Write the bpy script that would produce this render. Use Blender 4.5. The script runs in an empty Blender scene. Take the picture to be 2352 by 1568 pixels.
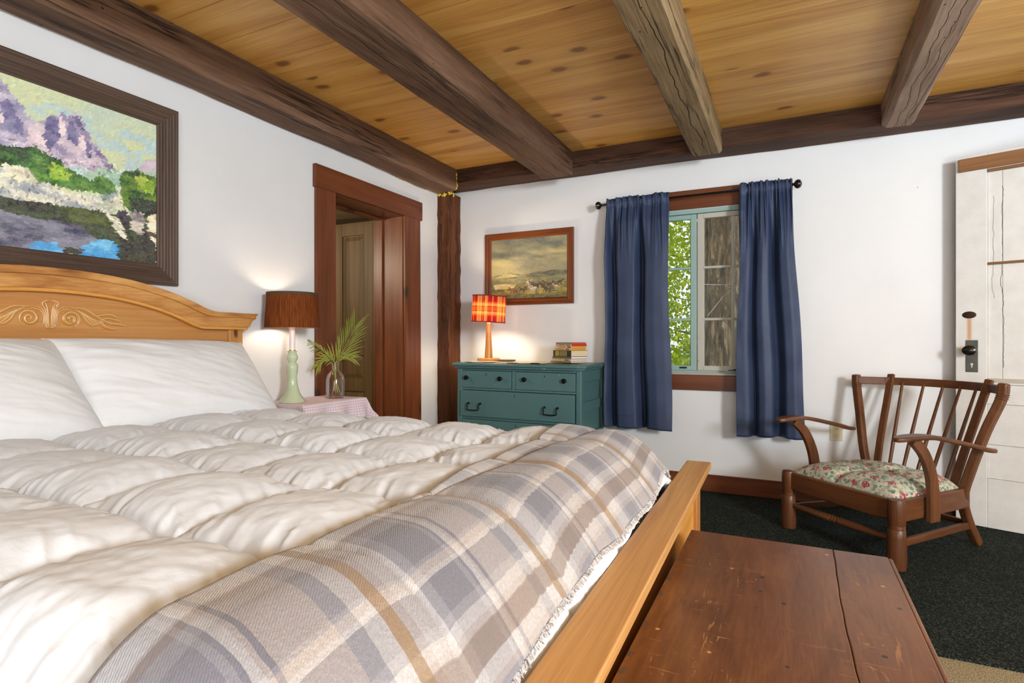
import bpy, math, random
import numpy as np
from mathutils import Vector, Matrix
random.seed(7)
PI = math.pi
sc = bpy.context.scene
COL = sc.collection

# ------------------------------------------------------------------ camera
cam_d = bpy.data.cameras.new('camera'); cam_d.lens = 20.0; cam_d.sensor_width = 36.0
cam_d.clip_start = 0.02; cam_d.clip_end = 200
cam = bpy.data.objects.new('camera', cam_d); COL.objects.link(cam)
cam.location = (0, 0, 1.10); cam.rotation_euler = (PI/2, 0, math.radians(26.05))
sc.camera = cam

# ------------------------------------------------------------------ world, sun, lamps, exposure
world = bpy.data.worlds.new('sky'); sc.world = world; world.use_nodes = True
bg = world.node_tree.nodes['Background']
bg.inputs[0].default_value = (0.86, 0.93, 1.0, 1); bg.inputs[1].default_value = 1.3
sun_d = bpy.data.lights.new('sun', 'SUN'); sun_d.energy = 6.0; sun_d.angle = 0.01; sun_d.color = (1, .95, .85)
sun = bpy.data.objects.new('sun', sun_d); COL.objects.link(sun)
sun.rotation_euler = (math.radians(38), 0, math.radians(35))
key_d = bpy.data.lights.new('photo_light', 'AREA'); key_d.shape = 'DISK'; key_d.size = 0.9
key_d.energy = 235; key_d.color = (0.90, 0.955, 1.0)
key = bpy.data.objects.new('photo_light', key_d); COL.objects.link(key)
key.location = (3.4, -1.1, 2.0)
key.rotation_euler = (Vector((-1.6, 2.6, 1.0)) - Vector(key.location)).to_track_quat('-Z', 'Y').to_euler()
fil_d = bpy.data.lights.new('bounce_light', 'AREA'); fil_d.shape = 'RECTANGLE'; fil_d.size = 1.2; fil_d.size_y = 1.2
fil_d.energy = 98; fil_d.color = (0.78, 0.90, 1.0)
fil = bpy.data.objects.new('bounce_light', fil_d); COL.objects.link(fil)
fil.location = (2.3, 0.6, 0.9); fil.rotation_euler = (math.radians(168), math.radians(14), 0)
soft_d = bpy.data.lights.new('soft_light', 'AREA'); soft_d.shape = 'RECTANGLE'; soft_d.size = 2.4; soft_d.size_y = 1.5
soft_d.energy = 82; soft_d.color = (0.88, 0.945, 1.0)
soft = bpy.data.objects.new('soft_light', soft_d); COL.objects.link(soft)
soft.location = (0.7, -2.1, 1.05); soft.rotation_euler = (math.radians(112), 0, 0)  # added fill behind the camera, stands for no source in the room
hal_d = bpy.data.lights.new('hall_fill_light', 'POINT'); hal_d.energy = 48; hal_d.color = (1, .86, .66); hal_d.shadow_soft_size = .08
hal = bpy.data.objects.new('hall_fill_light', hal_d); COL.objects.link(hal); hal.location = (-3.9, 2.5, 1.9)  # added to brighten the dark hallway, no fixture stands there
vs = sc.view_settings
sc.display_settings.display_device = 'sRGB'
vs.view_transform = 'Standard'; vs.look = 'None'; vs.gamma = 1.0; vs.exposure = 0.06
vs.use_curve_mapping = False

# ------------------------------------------------------------------ helpers: colour and nodes
def C(r, g, b, a=1.0):
    f = lambda c: (c/255/12.92) if c/255 <= .04045 else ((c/255+.055)/1.055)**2.4
    return (f(r), f(g), f(b), a)

class M:
    """small node-tree writer"""
    def __init__(s, name):
        s.m = bpy.data.materials.new(name); s.m.use_nodes = True
        s.t = s.m.node_tree; s.t.nodes.clear()
        s.o = s.t.nodes.new('ShaderNodeOutputMaterial')
    def n(s, typ, out=0, props=None, **ins):
        nd = s.t.nodes.new('ShaderNode'+typ)
        for k, v in (props or {}).items(): setattr(nd, k, v)
        for k, v in ins.items():
            key = int(k[1:]) if k[0] == '_' and k[1:].isdigit() else k.replace('_', ' ')
            sock = nd.inputs[key]
            if isinstance(v, bpy.types.NodeSocket): s.t.links.new(v, sock)
            else:
                try: sock.default_value = v
                except Exception: sock.default_value = tuple(v)[:3]
        return nd.outputs[out]
    def obj(s): return s.n('TexCoord', 3)
    def uv(s): return s.n('TexCoord', 2)
    def rnd(s): return s.n('ObjectInfo', 5)
    def map(s, v, scale=(1,1,1), loc=(0,0,0), rot=(0,0,0)):
        return s.n('Mapping', Vector=v, Scale=scale, Location=loc, Rotation=rot)
    def noise(s, v, scale=5., detail=3., rough=.5, dist=0., out=0):
        return s.n('TexNoise', out, Vector=v, Scale=scale, Detail=detail, Roughness=rough, Distortion=dist)
    def voro(s, v, scale=5., out=0, feature='F1', rand=1.0):
        return s.n('TexVoronoi', out, {'feature': feature}, Vector=v, Scale=scale, Randomness=rand)
    def math(s, op, a, b=0., c=0., clamp=False):
        return s.n('Math', 0, {'operation': op, 'use_clamp': clamp}, _0=a, _1=b, _2=c)
    def vadd(s, a, b): return s.n('VectorMath', 0, {'operation': 'ADD'}, _0=a, _1=b)
    def vscale(s, a, k): return s.n('VectorMath', 0, {'operation': 'SCALE'}, _0=a, Scale=k)
    def sep(s, v):
        nd = s.t.nodes.new('ShaderNodeSeparateXYZ'); s.t.links.new(v, nd.inputs[0]); return nd.outputs
    def comb(s, x, y, z): return s.n('CombineXYZ', 0, None, _0=x, _1=y, _2=z)
    def ramp(s, fac, stops, interp='LINEAR'):
        nd = s.t.nodes.new('ShaderNodeValToRGB'); r = nd.color_ramp; r.interpolation = interp
        while len(r.elements) > 1: r.elements.remove(r.elements[-1])
        r.elements[0].position, r.elements[0].color = stops[0]
        for p, c in stops[1:]:
            e = r.elements.new(p); e.color = c
        if isinstance(fac, bpy.types.NodeSocket): s.t.links.new(fac, nd.inputs[0])
        return nd.outputs[0]
    def mix(s, f, a, b, mode='MIX'):
        nd = s.t.nodes.new('ShaderNodeMix'); nd.data_type = 'RGBA'; nd.blend_type = mode
        for i, v in ((0, f), (6, a), (7, b)):
            if isinstance(v, bpy.types.NodeSocket): s.t.links.new(v, nd.inputs[i])
            else: nd.inputs[i].default_value = v
        return nd.outputs[2]
    def rng(s, v, a, b, c=0., d=1.): return s.n('MapRange', 0, {'clamp': True}, _0=v, _1=a, _2=b, _3=c, _4=d)
    def bump(s, h, strength=.3, dist=.01): return s.n('Bump', Height=h, Strength=strength, Distance=dist)
    def pbr(s, col, rough=.5, normal=None, metal=0., **kw):
        ins = dict(Base_Color=col, Roughness=rough, Metallic=metal); ins.update(kw)
        if normal is not None: ins['Normal'] = normal
        return s.n('BsdfPrincipled', **ins)
    def end(s, sh):
        s.t.links.new(sh, s.o.inputs[0]); return s.m

AX = {'x': 0, 'y': 1, 'z': 2}
def wood(name, cols, axis, along=.5, across=7., rough=.45, knots=0., knotcol=C(60, 30, 15), bump=.15,
         fine=.35, rnd=True, cracks=0., crackcol=C(25, 18, 14), wear=0., wearcol=C(190, 150, 100), spec=.4, knot_scale=(1.3, 4.0), k2=None, lines=(), holes=False):
    """procedural timber: cols = dark, mid, light; grain runs along the object axis"""
    m = M(name); v = m.obj()
    if rnd:
        r = m.rnd(); v = m.vadd(v, m.comb(m.math('MULTIPLY', r, 37.), m.math('MULTIPLY', r, 71.), m.math('MULTIPLY', r, 53.)))
    sc_ = [across]*3; sc_[AX[axis]] = along
    v1 = m.map(v, tuple(sc_))
    n1 = m.noise(v1, 1.0, 4, .55, 1.4)
    sf = [across*14]*3; sf[AX[axis]] = along*5
    n2 = m.noise(m.map(v, tuple(sf)), 1.0, 3, .6, .3)
    fac = m.math('ADD', m.math('MULTIPLY', n1, 1-fine), m.math('MULTIPLY', n2, fine))
    col = m.ramp(fac, [(.30, cols[0]), (.5, cols[1]), (.70, cols[2])])
    h = n2
    if knots:
        sk = [knot_scale[1]]*3; sk[AX[axis]] = knot_scale[0]
        vk = m.vadd(m.map(v, tuple(sk)), m.vscale(m.noise(v, 6., 2, out=1), .12))
        if k2:
            so = m.sep(m.vadd(v, m.vscale(m.noise(v, 9., 2, out=1), .03)))
            vk = m.comb(m.math('MULTIPLY', so[AX[k2[0]]], knot_scale[0]), m.math('MULTIPLY', so[AX[k2[1]]], knot_scale[1]), 0.)
            nd_ = m.n('TexVoronoi', 0, {'voronoi_dimensions': '2D'}, Vector=vk, Scale=1.0); nd2 = m.n('TexVoronoi', 1, {'voronoi_dimensions': '2D'}, Vector=vk, Scale=1.0)
            d, rc = nd_, m.sep(nd2)[0]
        else: d = m.voro(vk, 1.0); rc = m.sep(m.voro(vk, 1.0, 1))[0]
        gate = m.math('LESS_THAN', rc, knots)
        halo = m.math('MULTIPLY', m.rng(d, .08, .36, 1., 0.), gate)
        core = m.math('MULTIPLY', m.rng(d, .07, .14, 1., 0.), gate)
        col = m.mix(m.math('MULTIPLY', halo, .38), col, cols[0])
        col = m.mix(m.math('MULTIPLY', core, .85), col, knotcol)
    if cracks:
        s3 = [across*1.2]*3; s3[AX[axis]] = along*.35
        nc = m.noise(m.map(v, tuple(s3), (3.1, 1.7, 9.2)), 1.0, 6, .62, .25)
        cr = m.rng(m.math('ABSOLUTE', m.math('SUBTRACT', nc, .5)), 0., .022*cracks, 1., 0.)
        g = m.rng(m.noise(v, 1.3, 2), .40, .55)
        cr = m.math('MULTIPLY', cr, g)
        col = m.mix(m.math('MULTIPLY', cr, .85), col, crackcol)
        h = m.math('SUBTRACT', h, m.math('MULTIPLY', cr, 1.5))
    if lines or holes:
        so = m.sep(m.obj())
        al = so[AX[axis]]; ac = so[0 if axis == 'y' else 1]
        wob = m.math('MULTIPLY', m.math('SUBTRACT', m.n('TexNoise', 0, {'noise_dimensions': '1D'}, W=al, Scale=2.2, Detail=4.), .5), .07)
        for c0, wd in lines:
            ln = m.rng(m.math('ABSOLUTE', m.math('SUBTRACT', m.math('ADD', ac, wob), c0)), wd*.5, wd*1.3, 1., 0.)
            ln = m.math('MULTIPLY', ln, m.rng(m.n('TexNoise', 0, {'noise_dimensions': '1D'}, W=m.math('ADD', al, c0*9), Scale=1.1, Detail=2.), .36, .46))
            col = m.mix(m.math('MULTIPLY', ln, .9), col, crackcol); h = m.math('SUBTRACT', h, m.math('MULTIPLY', ln, 2.))
        if holes:
            dv = m.voro(v, 17.); gv = m.sep(m.voro(v, 17., 1))[1]
            hl = m.math('MULTIPLY', m.math('LESS_THAN', dv, .085), m.math('LESS_THAN', gv, .30)); col = m.mix(m.math('MULTIPLY', hl, .85), col, crackcol)
            sm = m.math('MULTIPLY', m.rng(m.noise(m.map(v, (12, 3, 12)), 1.3, 4, .7, 2.), .60, .68), m.rng(m.noise(v, 2., 2), .45, .6)); col = m.mix(m.math('MULTIPLY', sm, .45), col, cols[0])
    if wear:
        w = m.rng(m.noise(v, 34., 4, .65, 1.5), .66, .72)
        g = m.rng(m.noise(v, 3.1, 2), .5, .66)
        col = m.mix(m.math('MULTIPLY', m.math('MULTIPLY', w, g), wear), col, wearcol)
    return m.end(m.pbr(col, rough, m.bump(h, bump, .004), Specular_IOR_Level=spec))

def plain(name, col, rough=.5, metal=0., bump=0., bscale=60., var=0., spec=.5, **kw):
    m = M(name); v = m.obj(); n = m.noise(v, bscale, 3)
    c = col
    if var:
        n3 = m.noise(v, 4., 4, .6)
        c = m.mix(m.rng(n3, .3, .7), tuple(x*(1-var) for x in col[:3])+(1,), tuple(min(1, x*(1+var)) for x in col[:3])+(1,))
    return m.end(m.pbr(c, rough, m.bump(n, bump, .003) if bump else None, metal, Specular_IOR_Level=spec, **kw))

def chipped(name, col, under, rough=.45, amount=.7, sc1=26., bump=.15, dirt=None, spec=.5):
    """brushed paint, worn through in places"""
    m = M(name); v = m.obj()
    n = m.noise(v, sc1, 5, .62, .6); g = m.noise(v, 2.6, 3)
    c = m.mix(m.rng(g, .3, .75, 0., .35), col, tuple(x*.82 for x in col[:3])+(1,))
    if dirt: c = m.mix(m.rng(m.noise(v, 7., 5, .7), .5, .8, 0., .5), c, dirt)
    w = m.math('MULTIPLY', m.rng(n, .67, .70), m.rng(g, .45, .6))
    c = m.mix(m.math('MULTIPLY', w, amount), c, under)
    hh = m.math('SUBTRACT', m.noise(m.map(v, (40, 40, 8)), 1., 2), m.math('MULTIPLY', w, .8))
    return m.end(m.pbr(c, rough, m.bump(hh, bump, .003), Specular_IOR_Level=spec))

# ------------------------------------------------------------------ helpers: meshes
class MB:
    def __init__(s): s.v = []; s.f = []
    def add(s, v, f):
        b = len(s.v); s.v += [tuple(p) for p in v]; s.f += [tuple(b+i for i in q) for q in f]; return s
    def box(s, x0, x1, y0, y1, z0, z1):
        return s.add([(x0,y0,z0),(x1,y0,z0),(x1,y1,z0),(x0,y1,z0),(x0,y0,z1),(x1,y0,z1),(x1,y1,z1),(x0,y1,z1)],
                     [(0,3,2,1),(4,5,6,7),(0,1,5,4),(1,2,6,5),(2,3,7,6),(3,0,4,7)])
    def bar(s, p0, p1, w, t, side=(0,0,1), w1=None, t1=None):
        """rectangular bar p0->p1, width w along 'side x dir', thickness t along side"""
        p0, p1 = Vector(p0), Vector(p1); d = (p1-p0).normalized(); sd = Vector(side)
        a = d.cross(sd).normalized(); b = a.cross(d).normalized()
        w1 = w if w1 is None else w1; t1 = t if t1 is None else t1
        v = []
        for p, ww, tt in ((p0, w, t), (p1, w1, t1)):
            for i, j in ((-1,-1),(1,-1),(1,1),(-1,1)): v.append(p + a*ww*i/2 + b*tt*j/2)
        return s.add(v, [(3,2,1,0),(4,5,6,7),(0,1,5,4),(1,2,6,5),(2,3,7,6),(3,0,4,7)])
    def ribbon(s, pts, w, t, side=(0,0,1)):
        """rectangular section swept along pts; side = thickness direction hint"""
        pts = [Vector(p) for p in pts]; n = len(pts); sd = Vector(side); v = []; f = []
        ws = w if hasattr(w, '__len__') else [w]*n; ts = t if hasattr(t, '__len__') else [t]*n
        for i, p in enumerate(pts):
            d = (pts[min(i+1, n-1)]-pts[max(i-1, 0)]).normalized()
            a = d.cross(sd).normalized(); b = a.cross(d).normalized()
            for q, r in ((-1,-1),(1,-1),(1,1),(-1,1)): v.append(p+a*ws[i]*q/2+b*ts[i]*r/2)
        for i in range(n-1):
            for k in range(4):
                f.append((i*4+k, i*4+(k+1) % 4, (i+1)*4+(k+1) % 4, (i+1)*4+k))
        f.append((3,2,1,0)); f.append(tuple((n-1)*4+k for k in range(4)))
        return s.add(v, f)
    def tube(s, pts, r, seg=10, flat=1.0, up=(0,0,1)):
        pts = [Vector(p) for p in pts]; n = len(pts); v = []; f = []
        rs = r if hasattr(r, '__len__') else [r]*n
        u = Vector(up)
        for i, p in enumerate(pts):
            d = (pts[min(i+1, n-1)]-pts[max(i-1, 0)]).normalized()
            if abs(d.dot(u)) > .95: u2 = Vector((1,0,0)) if abs(d.x) < .9 else Vector((0,1,0))
            else: u2 = u
            a = d.cross(u2).normalized(); b = a.cross(d)
            for k in range(seg):
                an = 2*PI*k/seg; v.append(p+a*math.cos(an)*rs[i]+b*math.sin(an)*rs[i]*flat)
        for i in range(n-1):
            for k in range(seg):
                f.append((i*seg+k, i*seg+(k+1) % seg, (i+1)*seg+(k+1) % seg, (i+1)*seg+k))
        f.append(tuple(reversed(range(seg)))); f.append(tuple((n-1)*seg+k for k in range(seg)))
        return s.add(v, f)
    def lathe(s, prof, seg=24, c=(0,0,0), caps=True, sq=1.0):
        v = []; f = []; n = len(prof)
        for r, z in prof:
            for k in range(seg):
                an = 2*PI*k/seg; v.append((c[0]+r*math.cos(an), c[1]+r*math.sin(an)*sq, c[2]+z))
        for i in range(n-1):
            for k in range(seg): f.append((i*seg+k, i*seg+(k+1) % seg, (i+1)*seg+(k+1) % seg, (i+1)*seg+k))
        if caps:
            f.append(tuple(reversed(range(seg)))); f.append(tuple((n-1)*seg+k for k in range(seg)))
        return s.add(v, f)
    def prism(s, poly, axis, a0, a1):
        """poly = 2-D points in the two other axes (x->yz, y->xz, z->xy)"""
        def P(p, a): return {'x': (a, p[0], p[1]), 'y': (p[0], a, p[1]), 'z': (p[0], p[1], a)}[axis]
        n = len(poly); v = [P(p, a0) for p in poly]+[P(p, a1) for p in poly]
        f = [tuple(reversed(range(n))), tuple(range(n, 2*n))]+[(i, (i+1) % n, n+(i+1) % n, n+i) for i in range(n)]
        return s.add(v, f)
    def grid(s, P):
        P = np.asarray(P); nu, nv = P.shape[:2]
        f = [(i*nv+j, (i+1)*nv+j, (i+1)*nv+j+1, i*nv+j+1) for i in range(nu-1) for j in range(nv-1)]
        return s.add(P.reshape(-1, 3).tolist(), f)
    def mesh(s, name, smooth=False, angle=38):
        me = bpy.data.meshes.new(name); me.from_pydata(s.v, [], s.f); me.validate(); me.update()
        import bmesh
        bm = bmesh.new(); bm.from_mesh(me); bmesh.ops.recalc_face_normals(bm, faces=bm.faces); bm.to_mesh(me); bm.free()
        if smooth: me.shade_smooth(); me.set_sharp_from_angle(angle=math.radians(angle))
        return me

def tag(o, label=None, cat=None, group=None, kind=None):
    if label: o['label'] = label
    if cat: o['category'] = cat
    if group: o['group'] = group
    if kind: o['kind'] = kind
    return o
def link(name, me, parent=None, loc=(0,0,0), rot=(0,0,0)):
    o = bpy.data.objects.new(name, me); COL.objects.link(o); o.parent = parent
    o.location = loc; o.rotation_euler = rot; return o
def obj(name, mb, mat, parent=None, label=None, cat=None, group=None, kind=None, bev=0., seg=2, smooth=False,
        angle=38, loc=(0,0,0), rot=(0,0,0), solid=0.):
    me = mb if isinstance(mb, bpy.types.Mesh) else mb.mesh(name, smooth, angle)
    if not me.materials: me.materials.append(mat)
    o = link(name, me, parent, loc, rot)
    if solid:
        md = o.modifiers.new('thick', 'SOLIDIFY'); md.thickness = solid; md.offset = -1
    if bev:
        md = o.modifiers.new('bevel', 'BEVEL'); md.width = bev; md.segments = seg; md.limit_method = 'ANGLE'
        md.angle_limit = math.radians(40)
    return tag(o, label, cat, group, kind)
def root(name, label, cat, loc=(0,0,0), rotz=0., group=None, kind=None):
    o = link(name, None, None, loc, (0,0,rotz)); o.empty_display_size = .1
    return tag(o, label, cat, group, kind)

# value noise on numpy arrays
_T = np.random.RandomState(3).rand(256, 256)
def vn(x, y, seed=0):
    x = np.asarray(x, float)+seed*17.13; y = np.asarray(y, float)+seed*7.77
    xi = np.floor(x).astype(int); yi = np.floor(y).astype(int); fx = x-xi; fy = y-yi
    fx = fx*fx*(3-2*fx); fy = fy*fy*(3-2*fy)
    a = _T[xi % 256, yi % 256]; b = _T[(xi+1) % 256, yi % 256]; c = _T[xi % 256, (yi+1) % 256]; d = _T[(xi+1) % 256, (yi+1) % 256]
    return (a*(1-fx)+b*fx)*(1-fy)+(c*(1-fx)+d*fx)*fy
def fbm(x, y, seed=0, o=4):
    r = 0; a = .5; k = 1.
    for i in range(o): r = r+a*vn(np.asarray(x)*k, np.asarray(y)*k, seed+i*3); a *= .5; k *= 2.03
    return r/(1-.5**o)
def catmull(pts, n):
    pts = [np.array(p, float) for p in pts]; out = []
    P = [2*pts[0]-pts[1]]+pts+[2*pts[-1]-pts[-2]]
    for i in range(1, len(P)-2):
        for k in range(n):
            t = k/n; a, b, c, d = P[i-1:i+3]
            out.append(.5*((2*b)+(c-a)*t+(2*a-5*b+4*c-d)*t*t+(3*b-a-3*c+d)*t**3))
    out.append(pts[-1]); return out
# ================================================================== MATERIALS OF THE SETTING
xL, yF, xR, yB, zC = -2.772, 4.364, 4.2, -2.3, 2.56
def wall_mat(name, col, warm=0.):
    m = M(name); v = m.obj()
    n = m.noise(v, 2.2, 4, .6); c = m.mix(m.rng(n, .3, .7), col, tuple(x*.95 for x in col[:3])+(1,))
    sp = m.voro(m.map(v, (1, 1, 1)), 5.5); g = m.sep(m.voro(v, 5.5, 1))[1]
    dot = m.math('MULTIPLY', m.rng(sp, .018, .026, 1., 0.), m.math('LESS_THAN', g, .22))
    c = m.mix(m.math('MULTIPLY', dot, .7), c, C(150, 125, 90))
    sm = m.rng(m.noise(v, 38., 5, .7, 2.), .69, .74); sm = m.math('MULTIPLY', sm, m.rng(m.noise(v, 3.3, 2), .56, .7))
    c = m.mix(m.math('MULTIPLY', sm, .45), c, C(120, 110, 100))
    h = m.math('ADD', m.math('MULTIPLY', m.noise(v, 3., 3), 2.), m.math('MULTIPLY', m.noise(v, 90., 2), .15))
    return m.end(m.pbr(c, .6, m.bump(h, .12, .01), Specular_IOR_Level=.3))
m_wall = wall_mat('white_plaster', (.775, .785, .795, 1))
def beam_mat(name, dark, mid, light, lines=()):
    return wood(name, (dark, mid, light), 'y', .8, 6., .72, knots=.12, knotcol=C(38, 26, 20), bump=.6, cracks=1.0, spec=.2, lines=lines, holes=True, rnd=False)
m_beam = beam_mat('hewn_brown_beam', C(80, 58, 45), C(112, 85, 67), C(138, 109, 89), ((-1.64, .0022), (-1.545, .0018)))
m_beam2 = beam_mat('weathered_tan_beam', C(106, 86, 62), C(150, 127, 94), C(176, 153, 117), ((-.515, .0028),))
m_beam3 = beam_mat('grey_brown_beam', C(110, 88, 73), C(148, 123, 104), C(176, 151, 130), ((.57, .0016), (.61, .0016)))
m_beamx = wood('hewn_dark_tie_beam', (C(58, 39, 30), C(82, 57, 44), C(104, 76, 60)), 'x', .8, 6., .72, bump=.5, cracks=.8, spec=.2)
m_post = wood('hewn_corner_post', (C(60, 34, 20), C(92, 54, 32), C(122, 76, 46)), 'z', .8, 7., .7, knots=.15, bump=.5, cracks=.8, spec=.2)
m_plank = wood('honey_pine_plank', (C(184, 126, 54), C(216, 162, 82), C(236, 192, 114)), 'x', .45, 6., .42, knots=.42,
               knotcol=C(128, 78, 36), bump=.06, knot_scale=(2.5, 4.3), k2='xy')
m_trim = wood('red_brown_trim', (C(78, 40, 20), C(110, 59, 31), C(134, 77, 44)), 'z', .6, 8., .4, knots=.5, knotcol=C(48, 20, 10), bump=.06, k2='zy', knot_scale=(2.2, 4.5))
m_trimx = wood('red_brown_trim_level', (C(74, 38, 20), C(102, 55, 29), C(126, 72, 40)), 'x', .6, 8., .4, knots=.1, knotcol=C(48, 20, 10), bump=.06)
m_trimy = wood('red_brown_trim_head', (C(78, 40, 20), C(110, 59, 31), C(134, 77, 44)), 'y', .6, 8., .4, knots=.5, knotcol=C(48, 20, 10), bump=.06, k2='yz', knot_scale=(2.2, 4.5))
def carpet(name, a, b, c, scale=420.):
    m = M(name); v = m.obj(); n = m.noise(v, scale, 2, .7); n2 = m.noise(v, 5., 3)
    col = m.ramp(n, [(.36, a), (.52, b), (.68, c)])
    col = m.mix(m.rng(n2, .3, .75, 0., .3), col, a)
    fl = m.math('MULTIPLY', m.rng(m.noise(v, 120., 2), .70, .74), m.rng(m.noise(v, 2.2, 2), .58, .66))
    col = m.mix(m.math('MULTIPLY', fl, .6), col, C(120, 95, 60))
    return m.end(m.pbr(col, .95, m.bump(n, .9, .006), Specular_IOR_Level=.1))
m_green = carpet('dark_green_carpet', C(15, 20, 19), C(34, 41, 39), C(84, 92, 86), 170.)
m_beige = carpet('beige_carpet', C(120, 108, 84), C(160, 147, 118), C(194, 182, 154), 200.)

# ================================================================== THE ROOM SHELL
floor = obj('floor', MB().box(-4.9, xR+.2, yB-.2, 5.1, -.06, 0), m_beige, label='beige carpeted floor showing at the lower right corner', cat='floor', kind='structure')
obj('green_carpet', MB().box(xL+.002, xR-.002, 2.44, yF-.002, .0005, .009), m_green, label='dark green speckled carpet covering the floor under the chair', cat='carpet')
wl = MB()
wl.box(xL-.29, xL, yB-.2, 2.915, 0, 2.6).box(xL-.29, xL, 3.705, yF+.2, 0, 2.6).box(xL-.29, xL, 2.915, 3.705, 2.115, 2.6)
obj('wall_left', wl, m_wall, label='white plaster wall behind the bed and doorway', cat='wall', kind='structure')
wx0, wx1, wz0, wz1 = -1.135, -.105, .872, 2.075
wf = MB()
wf.box(xL, wx0, yF, yF+.2, 0, 2.6).box(wx1, xR+.2, yF, yF+.2, 0, 2.6).box(wx0, wx1, yF, yF+.2, wz1, 2.6).box(wx0, wx1, yF, yF+.2, 0, wz0)
obj('wall_far', wf, m_wall, label='white plaster wall around the curtained window', cat='wall', kind='structure')
obj('wall_right', MB().box(xR, xR+.2, yB-.2, yF, 0, 2.6), m_wall, label='white plaster wall out of view on the right', cat='wall', kind='structure')
obj('wall_near', MB().box(xL, xR, yB-.2, yB, 0, 2.6), m_wall, label='white plaster wall behind the camera', cat='wall', kind='structure')
obj('wall_closet', MB().box(1.66, 1.78, 3.98, yF, 0, 2.58), m_wall, label='short white wall that carries the hinges of the white door', cat='wall', kind='structure')
ceil = obj('ceiling', MB().box(-4.9, xR+.2, yB-.2, 5.1, 2.585, 2.75), wood('dark_seam_backing', (C(30, 20, 12), C(42, 30, 18), C(56, 40, 26)), 'x'),  # slab coloured dark to paint the shade in the plank seams
           label='honey coloured pine plank ceiling between the dark beams', cat='ceiling', kind='structure')
pw = .232
pme = MB().box(xL+.02, xR, -pw/2+.0018, pw/2-.0018, zC, zC+.022).mesh('plank'); pme.materials.append(m_plank)
y = yB+pw/2
while y < yF:
    p = link('plank', pme, ceil, (0, y, random.uniform(-.0003, .0003))); y += pw

def hewn(axis, a0, a1, b0, b1, z0, z1, ch=.012, amp=.006, n=46, seed=0):
    """hand-hewn timber with uneven chamfered edges, running along axis"""
    rs = np.random.RandomState(seed); mb = MB(); v = []; f = []
    sec = [(b0+ch, z0), (b1-ch, z0), (b1, z0+ch), (b1, z1), (b0, z1), (b0, z0+ch)]
    wob = [np.convolve(rs.randn(n+8), np.ones(5)/5, 'same')[:n+1] for _ in range(8)]
    for i in range(n+1):
        t = a0+(a1-a0)*i/n
        for k, (b, z) in enumerate(sec):
            db = wob[k][i]*amp*(1.2 if k in (0, 1, 2, 5) else .3); dz = wob[(k+3) % 8][i]*amp*(1. if k in (0, 1, 2, 5) else 0)
            v.append((b+db, t, z+dz) if axis == 'y' else (t, b+db, z+dz))
    m = len(sec)
    for i in range(n):
        for k in range(m): f.append((i*m+k, i*m+(k+1) % m, (i+1)*m+(k+1) % m, (i+1)*m+k))
    f.append(tuple(range(m))); f.append(tuple(n*m+k for k in range(m)))
    return mb.add(v, f)
def beam(mb, mat, label):
    return obj('ceiling_beam', mb, mat, None, label, 'beam', 'hewn ceiling beams', 'structure', smooth=True, angle=25)
beam(hewn('y', yB, 4.15, xL+.001, -2.545, 2.388, 2.559, .02, .009, seed=1), m_beam, 'dark hewn beam running along the left wall above the painting and doorway')
beam(hewn('x', xL+.001, xR, 4.135, yF-.001, 2.428, 2.559, .012, .006, seed=2), m_beamx, 'dark hewn tie beam running along the far wall above the window')
beam(hewn('y', yB, 4.13, -1.745, -1.50, 2.372, 2.559, .016, .006, seed=3), m_beam, 'brown hewn joist second from the left, ending between the corner and the window')
beam(hewn('y', yB, 4.13, -.615, -.422, 2.388, 2.559, .016, .006, seed=4), m_beam2, 'weathered tan joist crossing the ceiling in front of the window')
beam(hewn('y', yB, 4.13, .50, .672, 2.402, 2.559, .022, .008, seed=5), m_beam3, 'grey brown joist at the upper right, nearest the white door')
beam(hewn('y', yB, 4.13, 1.72, 1.90, 2.40, 2.559, .02, .008, seed=6), m_beam3, 'grey brown joist at the far right edge, outside the picture')
cp = MB(); n = 40; rs = np.random.RandomState(9); v = []; f = []
sec = [(xL+.001, 4.185), (-2.66, 4.185), (-2.645, 4.20), (-2.645, yF-.001), (xL+.001, yF-.001)]
for i in range(n+1):
    z = 2.386*i/n
    for k, (a, b) in enumerate(sec):
        j = rs.randn()*.004 if k in (1, 2) else 0
        w_ = rs.randn()*.003
        v.append((a+j+(w_ if k == 3 else 0), b+j+(w_ if k == 0 else 0), z))
for i in range(n):
    for k in range(5): f.append((i*5+k, i*5+(k+1) % 5, (i+1)*5+(k+1) % 5, (i+1)*5+k))
f += [tuple(range(5)), tuple(n*5+k for k in range(5))]
post = obj('corner_post', cp.add(v, f), m_post, None, 'dark hewn timber post standing in the corner beside the green dresser', 'post', kind='structure', smooth=True, angle=25)
m_foam = plain('yellow_foam', C(225, 190, 70), .8, bump=.6, bscale=90.)
fm = MB(); rs = np.random.RandomState(4)
for (a, b, c, r, k) in ((-2.70, 4.182, 2.375, .012, 7), (-2.642, 4.24, 2.38, .010, 5), (-2.548, 4.14, 2.43, .009, 0), (-2.742, 4.180, 2.378, .012, 6), (-2.640, 4.18, 2.385, .012, 6), (-2.542, 4.13, 2.40, .008, 0)):
    for q in range(k):
        cx_, cy_, cz_ = a+rs.randn()*.015*(b < 4.19), b+rs.randn()*.003, c+rs.randn()*.007
        rr = r*rs.uniform(.5, 1.0)
        fm.lathe([(rr*math.sin(PI*t/5)+1e-4, rr*math.cos(PI*t/5)) for t in range(6)], 7, (cx_, cy_, cz_), False)
for q in range(16): 
    zz = 2.40+q*.008; rr = rs.uniform(.004, .010)
    fm.lathe([(rr*math.sin(PI*t/5)+1e-4, rr*math.cos(PI*t/5)*1.3) for t in range(6)], 7, (-2.546+rs.randn()*.003, 4.133+rs.randn()*.002, zz), False)
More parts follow.
